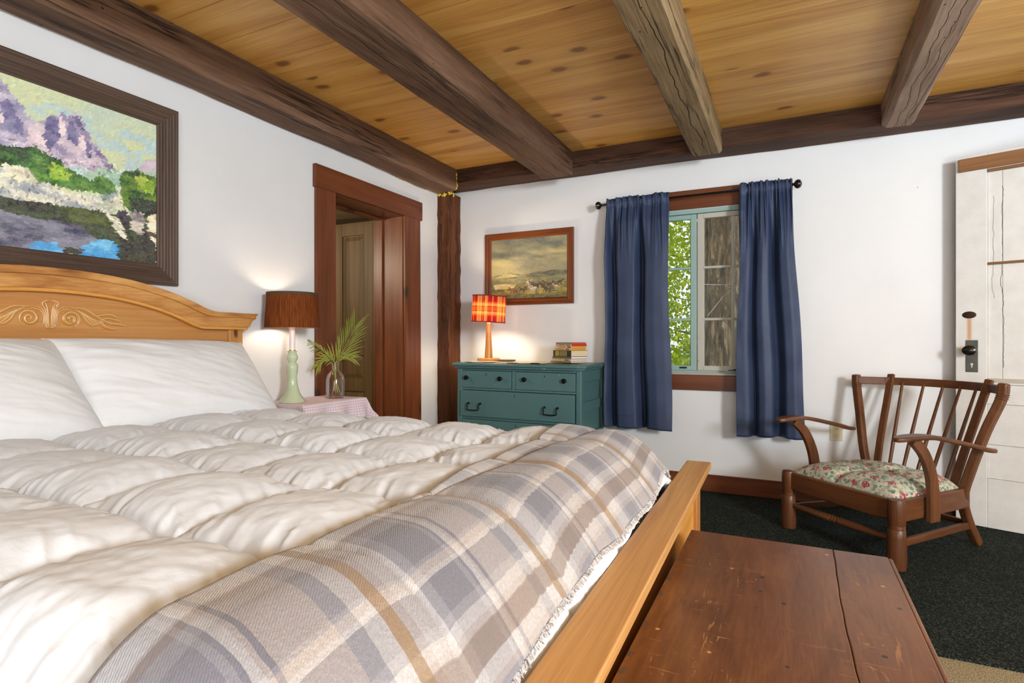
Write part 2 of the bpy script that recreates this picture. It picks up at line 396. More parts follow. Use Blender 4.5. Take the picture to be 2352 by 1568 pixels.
for q in range(14):
    yy = rs.uniform(3.55, 4.02); rr = rs.uniform(.003, .007)
    fm.lathe([(rr*math.sin(PI*t/5)+1e-4, rr*math.cos(PI*t/5)) for t in range(6)], 7, (xL+.006, yy, 2.384+rs.randn()*.004), False)
obj('insulation_foam', fm, m_foam, post, 'yellow foam squeezed out of the beam joints', smooth=True)

# baseboards
obj('baseboard_far', MB().box(-2.645, xR, yF-.018, yF-.0005, .0095, .132), m_trimx, label='red brown baseboard along the far wall', cat='baseboard', kind='structure', bev=.003)
obj('baseboard_left', MB().box(xL+.0005, xL+.018, yB, 2.74, 0.0005, .132), m_trimy, label='red brown baseboard along the left wall behind the bed', cat='baseboard', kind='structure', bev=.003)

# doorway casing and lining (left wall)
tr = root('trim_1', 'red brown wooden casing around the open doorway', 'door casing', (xL, 0, 0), kind='structure')
obj('side_casing', MB().prism([(2.752, .001), (2.926, .001), (2.922, 2.13), (2.748, 2.13)], 'x', .0005, .024), m_trim, tr, bev=.003)
obj('side_casing', MB().prism([(3.702, .001), (3.915, .001), (3.895, 2.13), (3.690, 2.13)], 'x', .0005, .024), m_trim, tr, bev=.003)
obj('head_casing', MB().box(.0005, .03, 2.735, 3.918, 2.100, 2.25), m_trimy, tr, bev=.003)
obj('jamb_lining', MB().box(-.289, .0004, 3.685, 3.7045, .001, 2.114), m_trim, tr, bev=.002)
obj('jamb_lining', MB().box(-.289, .0004, 2.9155, 2.932, .001, 2.114), m_trim, tr, bev=.002)
obj('head_lining', MB().box(-.289, .0004, 2.932, 3.685, 2.095, 2.1145), m_trimy, tr, bev=.002)
obj('door_stop', MB().box(-.25, -.19, 3.667, 3.685, .001, 2.095), m_trim, tr, bev=.002)
obj('door_stop', MB().box(-.25, -.19, 2.932, 3.667, 2.078, 2.095), m_trimy, tr, bev=.002)

# ---------------------------------------------------------------- hallway behind the doorway
m_hall = plain('old_plaster', C(150, 128, 96), .85, bump=.8, bscale=25., var=.25)
obj('wall_hallway', MB().box(-4.9, -4.6, 1.4, 5.1, 0, 2.585).box(-4.6, xL-.29, 4.75, 5.1, 0, 2.585).box(-4.6, xL-.29, 1.4, 1.7, 0, 2.585), m_hall,
    label='rough tan plaster wall of the hallway beyond the doorway', cat='wall', kind='structure')
m_hb = wood('rough_grey_board', (C(70, 60, 50), C(112, 96, 78), C(150, 128, 98)), 'x', .7, 9., .8, bump=.6, cracks=1.)
hc = obj('trim_2', MB().box(-4.6, xL-.291, 1.7, 4.75, 2.56, 2.584), m_hb, label='rough board ceiling of the hallway seen over the open door', cat='ceiling', kind='structure')
for k in range(13):
    yy = 1.85+k*.22
    obj('board', MB().box(-4.6, xL-.291, yy, yy+.2, 2.36+.02*(k % 3), 2.40+.02*(k % 3)), m_hb, hc, rot=(0, 0, 0), bev=.004)
obj('plaster_patch', MB().prism([(-3.6, 3.72), (-3.1, 3.9), (-3.12, 4.4), (-3.9, 4.3), (-4.2, 3.8)], 'z', 2.30, 2.355), m_hall, hc, bev=.012)

# hall door (dark panelled, standing open)
m_hd = wood('dull_brown_door', (C(58, 42, 20), C(84, 64, 34), C(104, 82, 46)), 'z', .5, 9., .55, bump=.12)
m_iron = plain('dull_iron', C(70, 72, 76), .5, .8, .2)
d1 = root('door_1', 'brown panelled wooden door standing open inside the doorway', 'door', (-3.064, 3.735, 0), kind='structure')
def slab(par, mat, w, stiles, rails, t, z0, z1, sx=-1, panel_t=.4, nm=('stile', 'rail', 'panel'), bevel=.003):
    """panel door: stiles = x ranges, rails = z ranges; panels fill the openings, set back"""
    for a, b in stiles: obj(nm[0], MB().box(sx*a, sx*b, 0, t, z0, z1) if sx > 0 else MB().box(-b, -a, 0, t, z0, z1), mat, par, bev=bevel)
    for (a, b), (c, d) in zip(stiles[:-1], stiles[1:]):
        for r0, r1 in rails:
            x0, x1 = sorted((sx*b, sx*c)); obj(nm[1], MB().box(x0, x1, .001, t-.001, r0, r1), mat, par, bev=bevel)
        for (r0, r1), (r2, r3) in zip(rails[:-1], rails[1:]):
            x0, x1 = sorted((sx*b, sx*c)); q = .03; e = t*.3
            mb = MB().box(x0, x1, e, t-e, r1, r2)
            mb.add([(x0+q*.4, e, r1+q*.4), (x1-q*.4, e, r1+q*.4), (x1-q*.4, e, r2-q*.4), (x0+q*.4, e, r2-q*.4),
                    (x0+q*1.5, .004, r1+q*1.5), (x1-q*1.5, .004, r1+q*1.5), (x1-q*1.5, .004, r2-q*1.5), (x0+q*1.5, .004, r2-q*1.5)],
                   [(4,5,6,7),(0,1,5,4),(1,2,6,5),(2,3,7,6),(3,0,4,7)])
            obj(nm[2], mb, mat, par)
slab(d1, m_hd, .78, [(0, .14), (.38, .47), (.64, .78)], [(.02, .2), (.68, .78), (.98, 1.11), (1.995, 2.105)], .042, .02, 2.105)
edge = wood('bare_door_edge', (C(150, 108, 58), C(176, 130, 74), C(196, 150, 92)), 'z')
obj('door_edge', MB().box(.0002, .003, .002, .04, .02, 2.105), edge, d1)
for z in (1.80, .35):
    obj('hinge', MB().box(.0031, .006, .004, .04, z, z+.09).tube([(.008, .046, z), (.008, .046, z+.09)], .006, 8), m_iron, d1)

# ---------------------------------------------------------------- window
m_teal = chipped('worn_teal_paint', C(150, 178, 172), C(120, 78, 55), .5, .9, 30.)
m_grey = chipped('flaking_grey_paint', C(188, 184, 172), C(112, 70, 50), .55, .95, 18.)
def glass(name, dirt):
    m = M(name); v = m.obj()
    n = m.math('ADD', m.math('MULTIPLY', m.rng(m.noise(m.map(v, (14, 14, 5)), 3., 6, .7), .45, .8), dirt), dirt*.15)
    tr = m.n('BsdfTransparent', Color=(.95, .97, .96, 1)); gl = m.n('BsdfGlossy', Color=(1, 1, 1, 1), Roughness=.02)
    df = m.n('BsdfTranslucent', Color=(.75, .74, .70, 1)); fr = m.n('Fresnel', IOR=1.45)
    a = m.n('MixShader', _0=m.math('MULTIPLY', fr, .6), _1=tr, _2=gl)
    return m.end(m.n('MixShader', _0=n, _1=a, _2=df))
m_gl = glass('window_glass', .02); m_gl2 = glass('dusty_window_glass', .045)
w1 = root('window_1', 'old two sash casement window with small panes between the blue curtains', 'window', (0, yF, 0), kind='structure')
fr = MB().box(wx0, wx0+.018, .0, .199, wz0, wz1).box(wx1-.018, wx1, .0, .199, wz0, wz1).box(wx0+.018, wx1-.018, .0, .199, wz1-.03, wz1).box(wx0+.018, wx1-.018, .03, .199, wz0, wz0+.012)
obj('frame', fr, m_teal, w1, bev=.002)
def sash(x0, x1, mat, gmat, cracked=False):
    st, rl, mu = .042, .045, .02
    z0, z1 = wz0+.014, wz1-.032
    s = obj('sash', MB().box(x0, x0+st, .018, .05, z0, z1).box(x1-st, x1, .018, .05, z0, z1)
            .box(x0+st, x1-st, .018, .05, z1-rl+.01, z1).box(x0+st, x1-st, .018, .05, z0, z0+rl-.01), mat, w1, bev=.003)
    xs = [x0+st, (x0+x1)/2-mu/2, (x0+x1)/2+mu/2, x1-st]; zz = [z0+rl-.01, 1.255, 1.273, 1.636, 1.654, z1-rl+.01]
    obj('muntin', MB().box(xs[1], xs[2], .02, .048, zz[0], zz[5]), mat, s, bev=.003)
    for a, b in ((zz[1], zz[2]), (zz[3], zz[4])):
        for c, d in ((xs[0], xs[1]), (xs[2], xs[3])): obj('muntin', MB().box(c, d, .021, .047, a, b), mat, s, bev=.003)
    for i in (0, 2):
        for k in (0, 2, 4):
            p = obj('pane', MB().box(xs[i]-.002, xs[i+1]+.002, .032, .035, zz[k]-.002, zz[k+1]+.002), gmat, s)
    obj('putty', MB().box(xs[0], xs[0]+.006, .0365, .045, zz[0], zz[5]).box(xs[3]-.006, xs[3], .0365, .045, zz[0], zz[5]), mat, s)
    if cracked:
        ck = MB()
        for pl in (((-.578, 1.522), (-.47, 1.514), (-.385, 1.512)), ((-.545, 1.29), (-.50, 1.345), (-.44, 1.425), (-.385, 1.47)), ((-.43, 1.512), (-.385, 1.488)), ((-.41, 1.513), (-.388, 1.532))):
            ck.tube([(a, .0305, b) for a, b in pl], .0014, 5)
        obj('crack', ck, plain('glass_crack', C(235, 235, 225), .3), s, 'pale crack lines across the middle pane')
    return s
xm = -.619
sash(wx0+.02, xm-.003, m_teal, m_gl); sash(xm+.003, wx1-.02, m_grey, m_gl2, True)
obj('stay', MB().box(-.40, -.26, .002, .012, wz0+.016, wz0+.024).tube([(-.37, .004, wz0+.024), (-.30, .004, wz0+.034), (-.28, .006, wz0+.03)], .004, 6), m_iron, w1)
obj('latch', MB().box(-.74, -.69, .006, .0175, .90, .912).tube([(-.735, .004, .906), (-.70, .004, .906)], .004, 6), m_iron, w1)
wt = root('trim_3', 'dark red brown wooden casing around the window', 'window casing', (0, yF, 0), kind='structure')
obj('head_casing', MB().box(wx0-.125, wx1+.12, -.022, -.0005, wz1+.003, 2.216), m_trimx, wt, bev=.003)
obj('side_casing', MB().box(wx0-.115, wx0, -.02, -.0005, .86, wz1+.003), m_trim, wt, bev=.003)
obj('side_casing', MB().box(wx1, wx1+.11, -.02, -.0005, .86, wz1+.003), m_trim, wt, bev=.003)
obj('stool', MB().box(wx0-.125, wx1+.12, -.03, .03, .855, .871), chipped('pale_sill', C(176, 168, 156), C(96, 60, 42), .5), wt, bev=.003)
obj('apron', MB().box(wx0-.11, wx1+.105, -.021, -.0005, .742, .855), m_trimx, wt, bev=.003)

# ---------------------------------------------------------------- white door on the right
def white_door_mat():
    m = M('cracked_white_paint'); v = m.obj(); x, y_, z = m.sep(v)
    n = m.noise(v, 9., 5, .65); c = m.mix(m.rng(n, .4, .8, 0., .5), C(222, 221, 218), C(194, 191, 186))
    ch = m.math('MULTIPLY', m.rng(m.noise(m.map(v, (30, 30, 14)), 1., 5, .7, 1.), .70, .73), m.rng(m.noise(v, 2.5, 2), .45, .6))
    c = m.mix(m.math('MULTIPLY', ch, .8), c, C(95, 70, 50))
    w = m.math('MULTIPLY', m.math('SUBTRACT', m.noise(m.map(v, (1, 1, 3.)), 2., 5, .6), .5), .045)
    for x0, za, zb, k in ((.215, .95, 2.0, .0016), (.325, .95, 2.1, .0028), (.175, 1.35, 1.95, .001)):
        ln = m.rng(m.math('ABSOLUTE', m.math('SUBTRACT', m.math('ADD', x, w), x0)), k*.5, k*1.4, 1., 0.)
        ok = m.math('MULTIPLY', m.math('GREATER_THAN', z, za), m.math('LESS_THAN', z, zb))
        c = m.mix(m.math('MULTIPLY', m.math('MULTIPLY', ln, ok), .9), c, C(60, 45, 35))
    # rust run below the keyhole
    rx = m.rng(m.math('ABSOLUTE', m.math('SUBTRACT', m.math('ADD', x, m.math('MULTIPLY', w, .12)), .064)), .004, .016, 1., 0.)
    rz = m.math('MULTIPLY', m.rng(z, 1.08, 1.12), m.rng(z, 1.23, 1.26, 1., 0.))
    c = m.mix(m.math('MULTIPLY', m.math('MULTIPLY', rx, rz), .75), c, C(196, 130, 50))
    return m.end(m.pbr(c, .5, m.bump(m.noise(m.map(v, (25, 25, 6)), 1., 4), .2, .004)))
m_wd = white_door_mat()
m_bare = wood('bare_brown_strip', (C(96, 64, 38), C(126, 86, 52), C(150, 106, 66)), 'x', .6, 10., .6, knots=.4, bump=.1)
d2 = root('door_2', 'old white painted door with black knob and bare wood strip on top, standing ajar', 'door', (.898, 4.262, .0), math.radians(-20), kind='structure')
zt = 2.205
obj('stile', MB().box(0, .148, 0, .035, .012, zt), m_wd, d2, bev=.003)
obj('stile', MB().box(.62, .77, 0, .035, .012, zt), m_wd, d2, bev=.003)
for k, (a, b) in enumerate(((.012, .30), (.50, .735), (.85, .875), (2.10, zt))):
    obj('rail', MB().box(.1485, .6195, .001, .034, a, b), m_wd, d2, bev=.002)
obj('panel', MB().box(.149, .6195, .009, .026, .302, .498), m_wd, d2)
obj('panel', MB().box(.149, .6195, .006, .026, .737, .848), m_wd, d2)
for a, b in ((.149, .214), (.2155, .327), (.3285, .47), (.4715, .6195)):
    obj('board', MB().box(a, b, .010+.002*random.random(), .026, .877, 2.099), m_wd, d2, bev=.0015)
obj('nailed_strip', MB().box(.016, .77, -.014, -.0005, 2.112, 2.188), m_bare, d2, 'bare brown board nailed across the top', bev=.002)
obj('ledge', MB().box(.15, .62, -.006, .0095, 2.09, 2.108), m_bare, d2, bev=.002)
obj('cross_strip', MB().box(.15, .62, -.004, .0095, 1.548, 1.562), m_bare, d2, bev=.002)
obj('sill_strip', MB().box(.15, .62, -.003, .0095, .862, .885), chipped('worn_white_ledge', C(190, 180, 165), C(80, 55, 40), .6, .9, 12.), d2, bev=.002)
m_black = plain('black_enamel', C(24, 20, 18), .22, 0., 0., 50., .2)
m_rust = plain('rusty_iron', C(58, 40, 28), .6, .6, .4, 60., .3)
m_steel = plain('tarnished_plate', C(96, 98, 92), .5, .7, .3, 40., .3)
e = obj('keyhole_cover', MB().lathe([(.001, .006), (.02, .006), (.03, .004), (.034, 0)], 24, sq=.62), m_rust, d2, 'rusty oval lock cover', smooth=True, loc=(.064, 0, 1.258), rot=(PI/2, 0, 0))
e = obj('lock_plate', MB().box(.048, .106, -.004, -.0003, .918, 1.108), m_steel, d2, 'tarnished metal lock plate with keyhole', bev=.002)
obj('keyhole', MB().lathe([(.001, .0006), (.007, .0005), (.007, 0)], 14, (.077, .965, 0)).box(.0742, .0798, .945, .965, 0, .0006), plain('keyhole_light', C(205, 200, 190), .6), e, loc=(0, -.0042, 0), rot=(PI/2, 0, 0))
k = obj('door_knob', MB().lathe([(.011, 0), (.011, .03), (.014, .036), (.030, .042), (.036, .052), (.034, .062), (.022, .070), (.001, .073)], 28, sq=.82), m_black, d2, 'shiny black oval knob', smooth=True, loc=(.072, -.0041, 1.048), rot=(PI/2, 0, 0))

# wall outlet
ol = root('wall_outlet', 'ivory electrical outlet plate on the far wall behind the armchair', 'outlet', (.278, yF-.0005, .497))
m_ivory = plain('ivory_plastic', C(206, 196, 158), .4)
obj('plate', MB().box(-.037, .037, -.005, 0, -.06, .06), m_ivory, ol, bev=.002)
for dz in (-.026, .026):
    s = obj('socket', MB().lathe([(.001, .003), (.016, .003), (.017, 0)], 20), m_ivory, ol, smooth=True, loc=(0, -.0051, dz), rot=(PI/2, 0, 0))
    obj('slot', MB().box(-.007, -.0055, -.004, .004, 0, .0004).box(.0055, .007, -.004, .004, 0, .0004).box(-.0015, .0015, -.0105, -.007, 0, .0004), m_black, s, loc=(0, 0, .0031))

# ---------------------------------------------------------------- outdoors
m_grass = plain('grass', C(70, 95, 40), .9, bump=.8, bscale=20., var=.3)
obj('ground', MB().box(-30, 30, 4.62, 60, -.8, -.5), m_grass, label='green lawn outside the window', cat='ground', kind='structure')
def bark():
    m = M('rough_bark'); v = m.obj()
    n = m.noise(m.map(v, (9, 9, 1.6)), 1.6, 6, .7, 1.2)
    c = m.ramp(n, [(.3, C(22, 18, 14)), (.5, C(84, 70, 54)), (.66, C(150, 132, 106))])
    return m.end(m.pbr(c, .9, m.bump(n, 1., .06)))
m_bark = bark()
tt = root('shade_tree', 'massive rough barked tree trunk filling the right window sash', 'tree', (-.70, 6.6, -.5))
rs = np.random.RandomState(12); mb = MB(); nz, ns = 60, 40; V = []
for i in range(nz):
    z = i*.12; r0 = .26+.10*math.exp(-z*1.6)-.006*z
    V.append([( (r0+.018*rs.rand()+.02*math.sin(9*a_+.6*math.sin(z*2)))*math.cos(a_)+.012*z, (r0+.018*rs.rand()+.02*math.sin(9*a_+.6*math.sin(z*2)))*math.sin(a_), z) for a_ in np.linspace(0, 2*PI, ns)])
mb.grid(V); obj('trunk', mb, m_bark, tt, smooth=True, angle=80)
def leaf_mat(name, a, b):
    m = M(name); v = m.obj(); n = m.noise(v, 3., 3)
    c = m.mix(m.rng(n, .3, .7), a, b)
    d = m.n('BsdfDiffuse', Color=c); t = m.n('BsdfTranslucent', Color=m.mix(.5, c, C(200, 220, 60)))
    return m.end(m.n('MixShader', _0=.55, _1=d, _2=t))
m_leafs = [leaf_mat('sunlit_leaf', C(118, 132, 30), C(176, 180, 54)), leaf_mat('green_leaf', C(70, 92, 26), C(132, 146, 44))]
def foliage(n, box, size, seed):
    r = np.random.RandomState(seed); mb = MB()
    cl = np.column_stack([r.uniform(box[0], box[1], n//14), r.uniform(box[2], box[3], n//14), r.uniform(box[4], box[5], n//14)])
    for i in range(n):
        c = cl[r.randint(len(cl))]+r.randn(3)*(.17, .17, .14)
        d = r.randn(3); d[2] -= .6; d /= np.linalg.norm(d); u = np.cross(d, r.randn(3)); u /= np.linalg.norm(u)
        s = size*r.uniform(.6, 1.25)
        mb.add([c, c+d*s*.4+u*s*.32, c+d*s, c+d*s*.4-u*s*.32], [(0, 1, 2, 3)])
    return mb
def tree(loc, h, spread, n, size, seed, label, mat):
    t = root('leafy_tree', label, 'tree', loc, group='young trees outside the window'); r = np.random.RandomState(seed)
    mb = MB().tube([(0, 0, 0), (.05, .02, h*.35), (-.04, .05, h*.7), (.03, 0, h)], [.05, .04, .03, .012], 8)
    for k in range(13):
        z = h*r.uniform(.2, .95); a_ = r.uniform(0, 2*PI); L = spread*r.uniform(.6, 1.1)
        mb.tube([(0, 0, z), (L*.5*math.cos(a_), L*.5*math.sin(a_), z+L*.28), (L*math.cos(a_), L*math.sin(a_), z+L*.35)], [.02, .013, .005], 6)
    obj('trunk', mb, m_bark, t, smooth=True)
    obj('foliage', foliage(n, (-spread, spread, -spread, spread, h*.12, h*1.05), size, seed), mat, t, kind='stuff')
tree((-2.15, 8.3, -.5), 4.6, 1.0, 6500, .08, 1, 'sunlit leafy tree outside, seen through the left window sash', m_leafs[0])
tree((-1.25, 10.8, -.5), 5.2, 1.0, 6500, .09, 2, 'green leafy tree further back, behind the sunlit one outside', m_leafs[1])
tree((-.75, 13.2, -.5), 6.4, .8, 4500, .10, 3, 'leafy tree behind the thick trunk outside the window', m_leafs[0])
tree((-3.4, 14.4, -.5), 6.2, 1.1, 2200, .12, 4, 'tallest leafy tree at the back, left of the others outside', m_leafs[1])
# ================================================================== BED
pine = lambda nm, ax, k=.22: wood(nm, (C(150, 96, 48), C(184, 128, 70), C(204, 152, 92)), ax, .5, 6.5, .38, knots=k, knotcol=C(62, 26, 14), bump=.05, k2=('yz' if ax == 'y' else 'zy'), knot_scale=(4.2, 8.0))
m_py, m_pz = pine('honey_pine_y', 'y', .4), pine('honey_pine_z', 'z', .1)
m_crown = wood('swirled_pine', (C(138, 84, 40), C(190, 134, 72), C(218, 168, 104)), 'y', 2.2, 9., .36, knots=.05, bump=.05)
m_cap = wood('oak_cap', (C(164, 112, 58), C(196, 146, 86), C(214, 168, 108)), 'y', .7, 13., .35, bump=.05)
m_rail = wood('golden_rail', (C(190, 128, 52), C(214, 152, 72), C(226, 172, 98)), 'y', .6, 9., .35, bump=.05)
BY = 1.246; YAW = .023
bed = root('bed', 'wide pine bed with arched carved headboard and low footboard', 'bed', (-2.66, BY, 0), YAW)
# local frame: x from the headboard face (0) towards the foot, y across, 0 = centre
hw = .907
def arch(base, top, n=48, half=.99, flat=.73):
    """height of the crown line over y: flat ends and a broad arch between"""
    ku = [0, .1, .2, .295, .38, .464, .53, .59, .63, .67, .70, .73, 2]; kz = [1, .986, .94, .868, .756, .622, .485, .336, .22, .105, .04, 0, 0]
    return [(y, base+(top-base)*float(np.interp(abs(y)*.73/flat, ku, kz))) for y in np.linspace(-half, half, n+1)]
for s in (-1, 1):
    obj('headboard_post', MB().box(-.062, -.012, *sorted((s*(hw-.085), s*hw)), 0.001, 1.17), m_pz, bed, bev=.004)
HP = obj('headboard_panel', MB().prism([(-(hw-.085), 1.102), (hw-.085, 1.102)]+[(y, z) for y, z in reversed(arch(1.172, 1.308, 60, hw-.085, .663))], 'x', -.058, -.028), m_py, bed, 'knotty pine panel under the arched crown')
for k in range(4):
    a = -(hw-.085)+k*(2*(hw-.085))/4
    obj('lower_panel', MB().box(-.055, -.036, a+.03, a+2*(hw-.085)/4-.03, .25, 1.1), m_py, bed, bev=.003)
obj('panel_rail', MB().box(-.056, -.030, -(hw-.085), hw-.085, 1.06, 1.10), m_py, bed, bev=.003)
def crown_band(t0, b0, t1, b1, x0, x1, half_t, half_b, flat_t, flat_b):
    top = arch(t0, t1, 72, half_t, flat_t); bot = arch(b0, b1, 72, half_b, flat_b)
    v = []; f = []; n = len(top)
    for x in (x0, x1):
        for (y, z) in top: v.append((x, y, z))
        for (y, z) in bot: v.append((x, y, z))
    for i in range(n-1):
        f += [(i, i+1, n+i+1, n+i), (2*n+i, 3*n+i, 3*n+i+1, 2*n+i+1), (i, 2*n+i, 2*n+i+1, i+1), (n+i, n+i+1, 3*n+i+1, 3*n+i)]
    f += [(0, n, 3*n, 2*n), (n-1, 3*n-1, 4*n-1, 2*n-1)]
    return MB().add(v, f)
cr = obj('crown', crown_band(1.253, 1.176, 1.396, 1.312, -.062, .002, .985, .925, .73, .665), m_crown, bed, 'swirl grained arched crown', bev=.003)
obj('crown_top', crown_band(1.2535, 1.228, 1.3965, 1.366, -.064, .014, .992, .962, .73, .705), m_crown, cr, bev=.004)
obj('crown_moulding', crown_band(1.1765, 1.163, 1.3125, 1.298, -.06, .008, .93, .922, .665, .661), m_rail, cr, bev=.004)
for s in (-1, 1):
    obj('crown_end', MB().prism([(s*.92, 1.17), (s*.945, 1.18), (s*.952, 1.20), (s*.962, 1.215), (s*.985, 1.226), (s*.985, 1.25), (s*.92, 1.25)], 'x', -.062, .001), m_crown, cr, bev=.002)
# carved ornament
m_carv = plain('carved_amber_pine', C(196, 140, 70), .35, var=.08)
m_cream = plain('cream_highlight', C(226, 200, 156), .5)  # cream strokes painted as whitish highlights along the carving
ob = MB(); og = MB(); X0 = -.0275
def K(pts, r, g=True, dz=1.212):
    for s in (-1, 1):
        P = [(X0, s*p[0], dz+p[1]) for p in catmull(pts, 6)]
        n = len(P); rr = [max(.0012, r*(.35+.65*math.sin(PI*min(1, (i+1)/(n+1)*1.0))**.6)) for i in range(n)]
        ob.tube(P, rr, 8, 1.0, (1, 0, 0))
        if g: og.tube([(X0+r*.75, q[1]+.0035*s, q[2]+.002) for q in P], [q*.24 for q in rr], 5, 1., (1, 0, 0))
spiral = [(.070+(.034*(1-t/22)+.002)*math.cos(-1.2+t*.55), -.020+(.034*(1-t/22)+.002)*math.sin(-1.2+t*.55)) for t in range(22)]
K(spiral, .0075)
for k in range(4): K([(.004+.006*k, -.055+.004*k), (.006+.005*k, -.01), (.010+.008*k, .025-.004*k), (.016+.014*k, .043-.008*k)], .005)
K([(0, .052), (.014, .050), (.026, .04), (.02, .03)], .006); K([(0, -.058), (.010, -.055), (.014, -.045)], .006)
for k in range(4): K([(.085+.012*k, .022-.006*k), (.115+.012*k, .0-.006*k), (.130+.014*k, -.025), (.152+.012*k, -.044+.003*k), (.168+.010*k, -.040+.004*k)], .0055)
K([(.07, .026), (.12, .024), (.165, -.002), (.21, -.028), (.27, -.042)], .006)
K([(.17, -.004), (.205, .004), (.235, .002), (.255, -.010)], .0065); K([(.19, -.018), (.22, -.012), (.25, -.018), (.268, -.024)], .006)
K([(.185, -.022), (.20, -.045), (.225, -.055), (.25, -.06)], .0075); K([(.22, -.034), (.255, -.037), (.285, -.04)], .006)
for k in range(4): K([(.276+.006*k, -.044), (.28+.006*k, -.034)], .004, False)
cv = obj('carved_ornament', ob, m_carv, bed, 'carved scroll and leaf ornament', smooth=True)
obj('groove_highlight', og, m_cream, cv, smooth=True)
# footboard
fx = 2.409
obj('footboard_cap', MB().box(fx-.088, fx+.002, -1.0, .998, .612, .637), m_cap, bed, 'flat oak cap board on the footboard', bev=.003)
obj('footboard_rail', MB().box(fx-.076, fx-.034, -.95, .95, .56, .612), m_rail, bed, bev=.003)
for s in (-1, 1):
    obj('footboard_post', MB().box(fx-.078, fx-.032, *sorted((s*.855, s*.952)), .001, .56), m_pz, bed, bev=.004)
for k in range(4):
    a = -.855+k*.4275; obj('footboard_panel', MB().box(fx-.06, fx-.045, a, a+.4275, .12, .56), m_rail, bed, bev=.003)
for s in (-1, 1):
    obj('side_rail', MB().box(-.02, fx-.06, *sorted((s*.86, s*.885)), .22, .40), m_py, bed, bev=.003)
mat_w = plain('mattress_cloth', C(225, 225, 225), .85, bump=.2)
obj('mattress', MB().box(-2.62, -.41, BY-.83, BY+.83, .32, .655), mat_w, None, 'white mattress under the duvet on the pine bed', 'mattress', bev=.06, seg=4)
obj('slat_base', MB().box(.03, fx-.07, -.85, .85, .24, .318), m_py, bed)

# ---------------------------------------------------------------- height of the bedding
XH, XFo, Y0, Y1 = -2.34, -.362, .10, 2.28
def outside(x, y):
    """distance outside the flat middle of the bed"""
    dx = np.maximum(np.maximum(x-(-.53), -3.0-x), 0); dy = np.maximum(np.maximum(y-1.86, .40-y), 0)
    return np.sqrt(dx**2+dy**2)
QA = math.radians(-2.5); QX, QY, QS = -.965, .965, .327
def puffs(x, y):
    xx = (x-QX)*math.cos(QA)+(y-QY)*math.sin(QA); yy = -(x-QX)*math.sin(QA)+(y-QY)*math.cos(QA)
    p = xx/QS-np.floor(xx/QS); q = yy/QS-np.floor(yy/QS)
    p = 2*p-1; q = 2*q-1
    return p, q, xx, yy
def bed_z(x, y, wrinkle=True, soft=False):
    d = outside(x, y); p, q, xx, yy = puffs(x, y)
    fx_, fy_ = 1-np.abs(p)**2.2, 1-np.abs(q)**2.2
    pf = (np.clip(fx_, 0, 1)*np.clip(fy_, 0, 1))**.52
    ci = np.floor(xx/QS); cj = np.floor(yy/QS)
    hv = .82+.36*vn(ci*3.7+.5, cj*5.1+.5, 2)
    z = .742-3.6*np.minimum(d, .2)**2-1.9*np.maximum(d-.2, 0)
    H = .060*np.clip(1-d/.5, .35, 1)
    if soft: z = z+H*(.66+.34*np.clip(pf, 0, 1)**.6)*hv+.012+.010*(fbm(x*5, y*5, 8)-.5)
    else:
        z = z+H*pf*hv
        if wrinkle:
            ex = np.clip((np.abs(p)-.35)/.65, 0, 1)*np.clip((1-np.abs(p))/.06, .25, 1); ey = np.clip((np.abs(q)-.35)/.65, 0, 1)*np.clip((1-np.abs(q))/.06, .25, 1)
            wx = np.abs(fbm(xx*7+1.1*yy*3, yy*29+xx*11, 11, 2)-.5); wy = np.abs(fbm(xx*29+yy*12, yy*7+xx*3, 21, 2)-.5)
            z = z+.040*(ex*(.2-wx)+ey*(.2-wy))+.012*(fbm(x*9+y*4, y*9-x*5, 31)-.5)+.005*(fbm(x*30, y*34, 5)-.5)
    return z
def cloth_mat(name, col, scale=900., bump=.12, dark=.93):
    m = M(name); v = m.obj()
    n = m.noise(v, 6., 4, .6); c = m.mix(m.rng(n, .3, .7), col, tuple(x*dark for x in col[:3])+(1,))
    cr = m.noise(v, 26., 4, .65, 1.4)
    h = m.math('ADD', m.math('MULTIPLY', m.noise(v, scale, 1), .05), m.math('MULTIPLY', cr, .9))
    return m.end(m.pbr(c, .82, m.bump(h, bump, .012), Specular_IOR_Level=.2, Sheen_Weight=.15))
m_duvet = cloth_mat('white_cotton', (.74, .78, .83, 1), bump=.12)
nx, ny = 420, 440
gx = np.linspace(XH, XFo, nx); gy = np.linspace(Y0, Y1, ny)
GX, GY = np.meshgrid(gx, gy, indexing='ij'); GX = XH+(GX-XH)/(XFo-XH)*(-.339-.023*(GY-BY)-XH)
GZ = bed_z(GX, GY)
P = np.stack([GX, GY, GZ], -1)
mb = MB().grid(P)
dv = obj('duvet', mb, m_duvet, None, 'white quilted down duvet spread over the whole bed', 'duvet', smooth=True, angle=180, solid=.02)
# side drop of the duvet along both long sides
def side(yv, sgn):
    zz = np.linspace(0, 1, 14); V = []
    zt_ = bed_z(gx, np.full(nx, yv))
    for t in zz:
        V.append(np.stack([gx, yv+sgn*(.035*np.sin(t*PI)+.012*np.sin(gx*21+t*2)*t), zt_*(1-t)+t*.30+.01*np.sin(gx*13)*t], -1))
    return np.array(V)
obj('duvet_drop', MB().grid(side(Y1, 1)), m_duvet, dv, smooth=True, angle=180)
obj('duvet_drop', MB().grid(side(Y0, -1)), m_duvet, dv, smooth=True, angle=180)

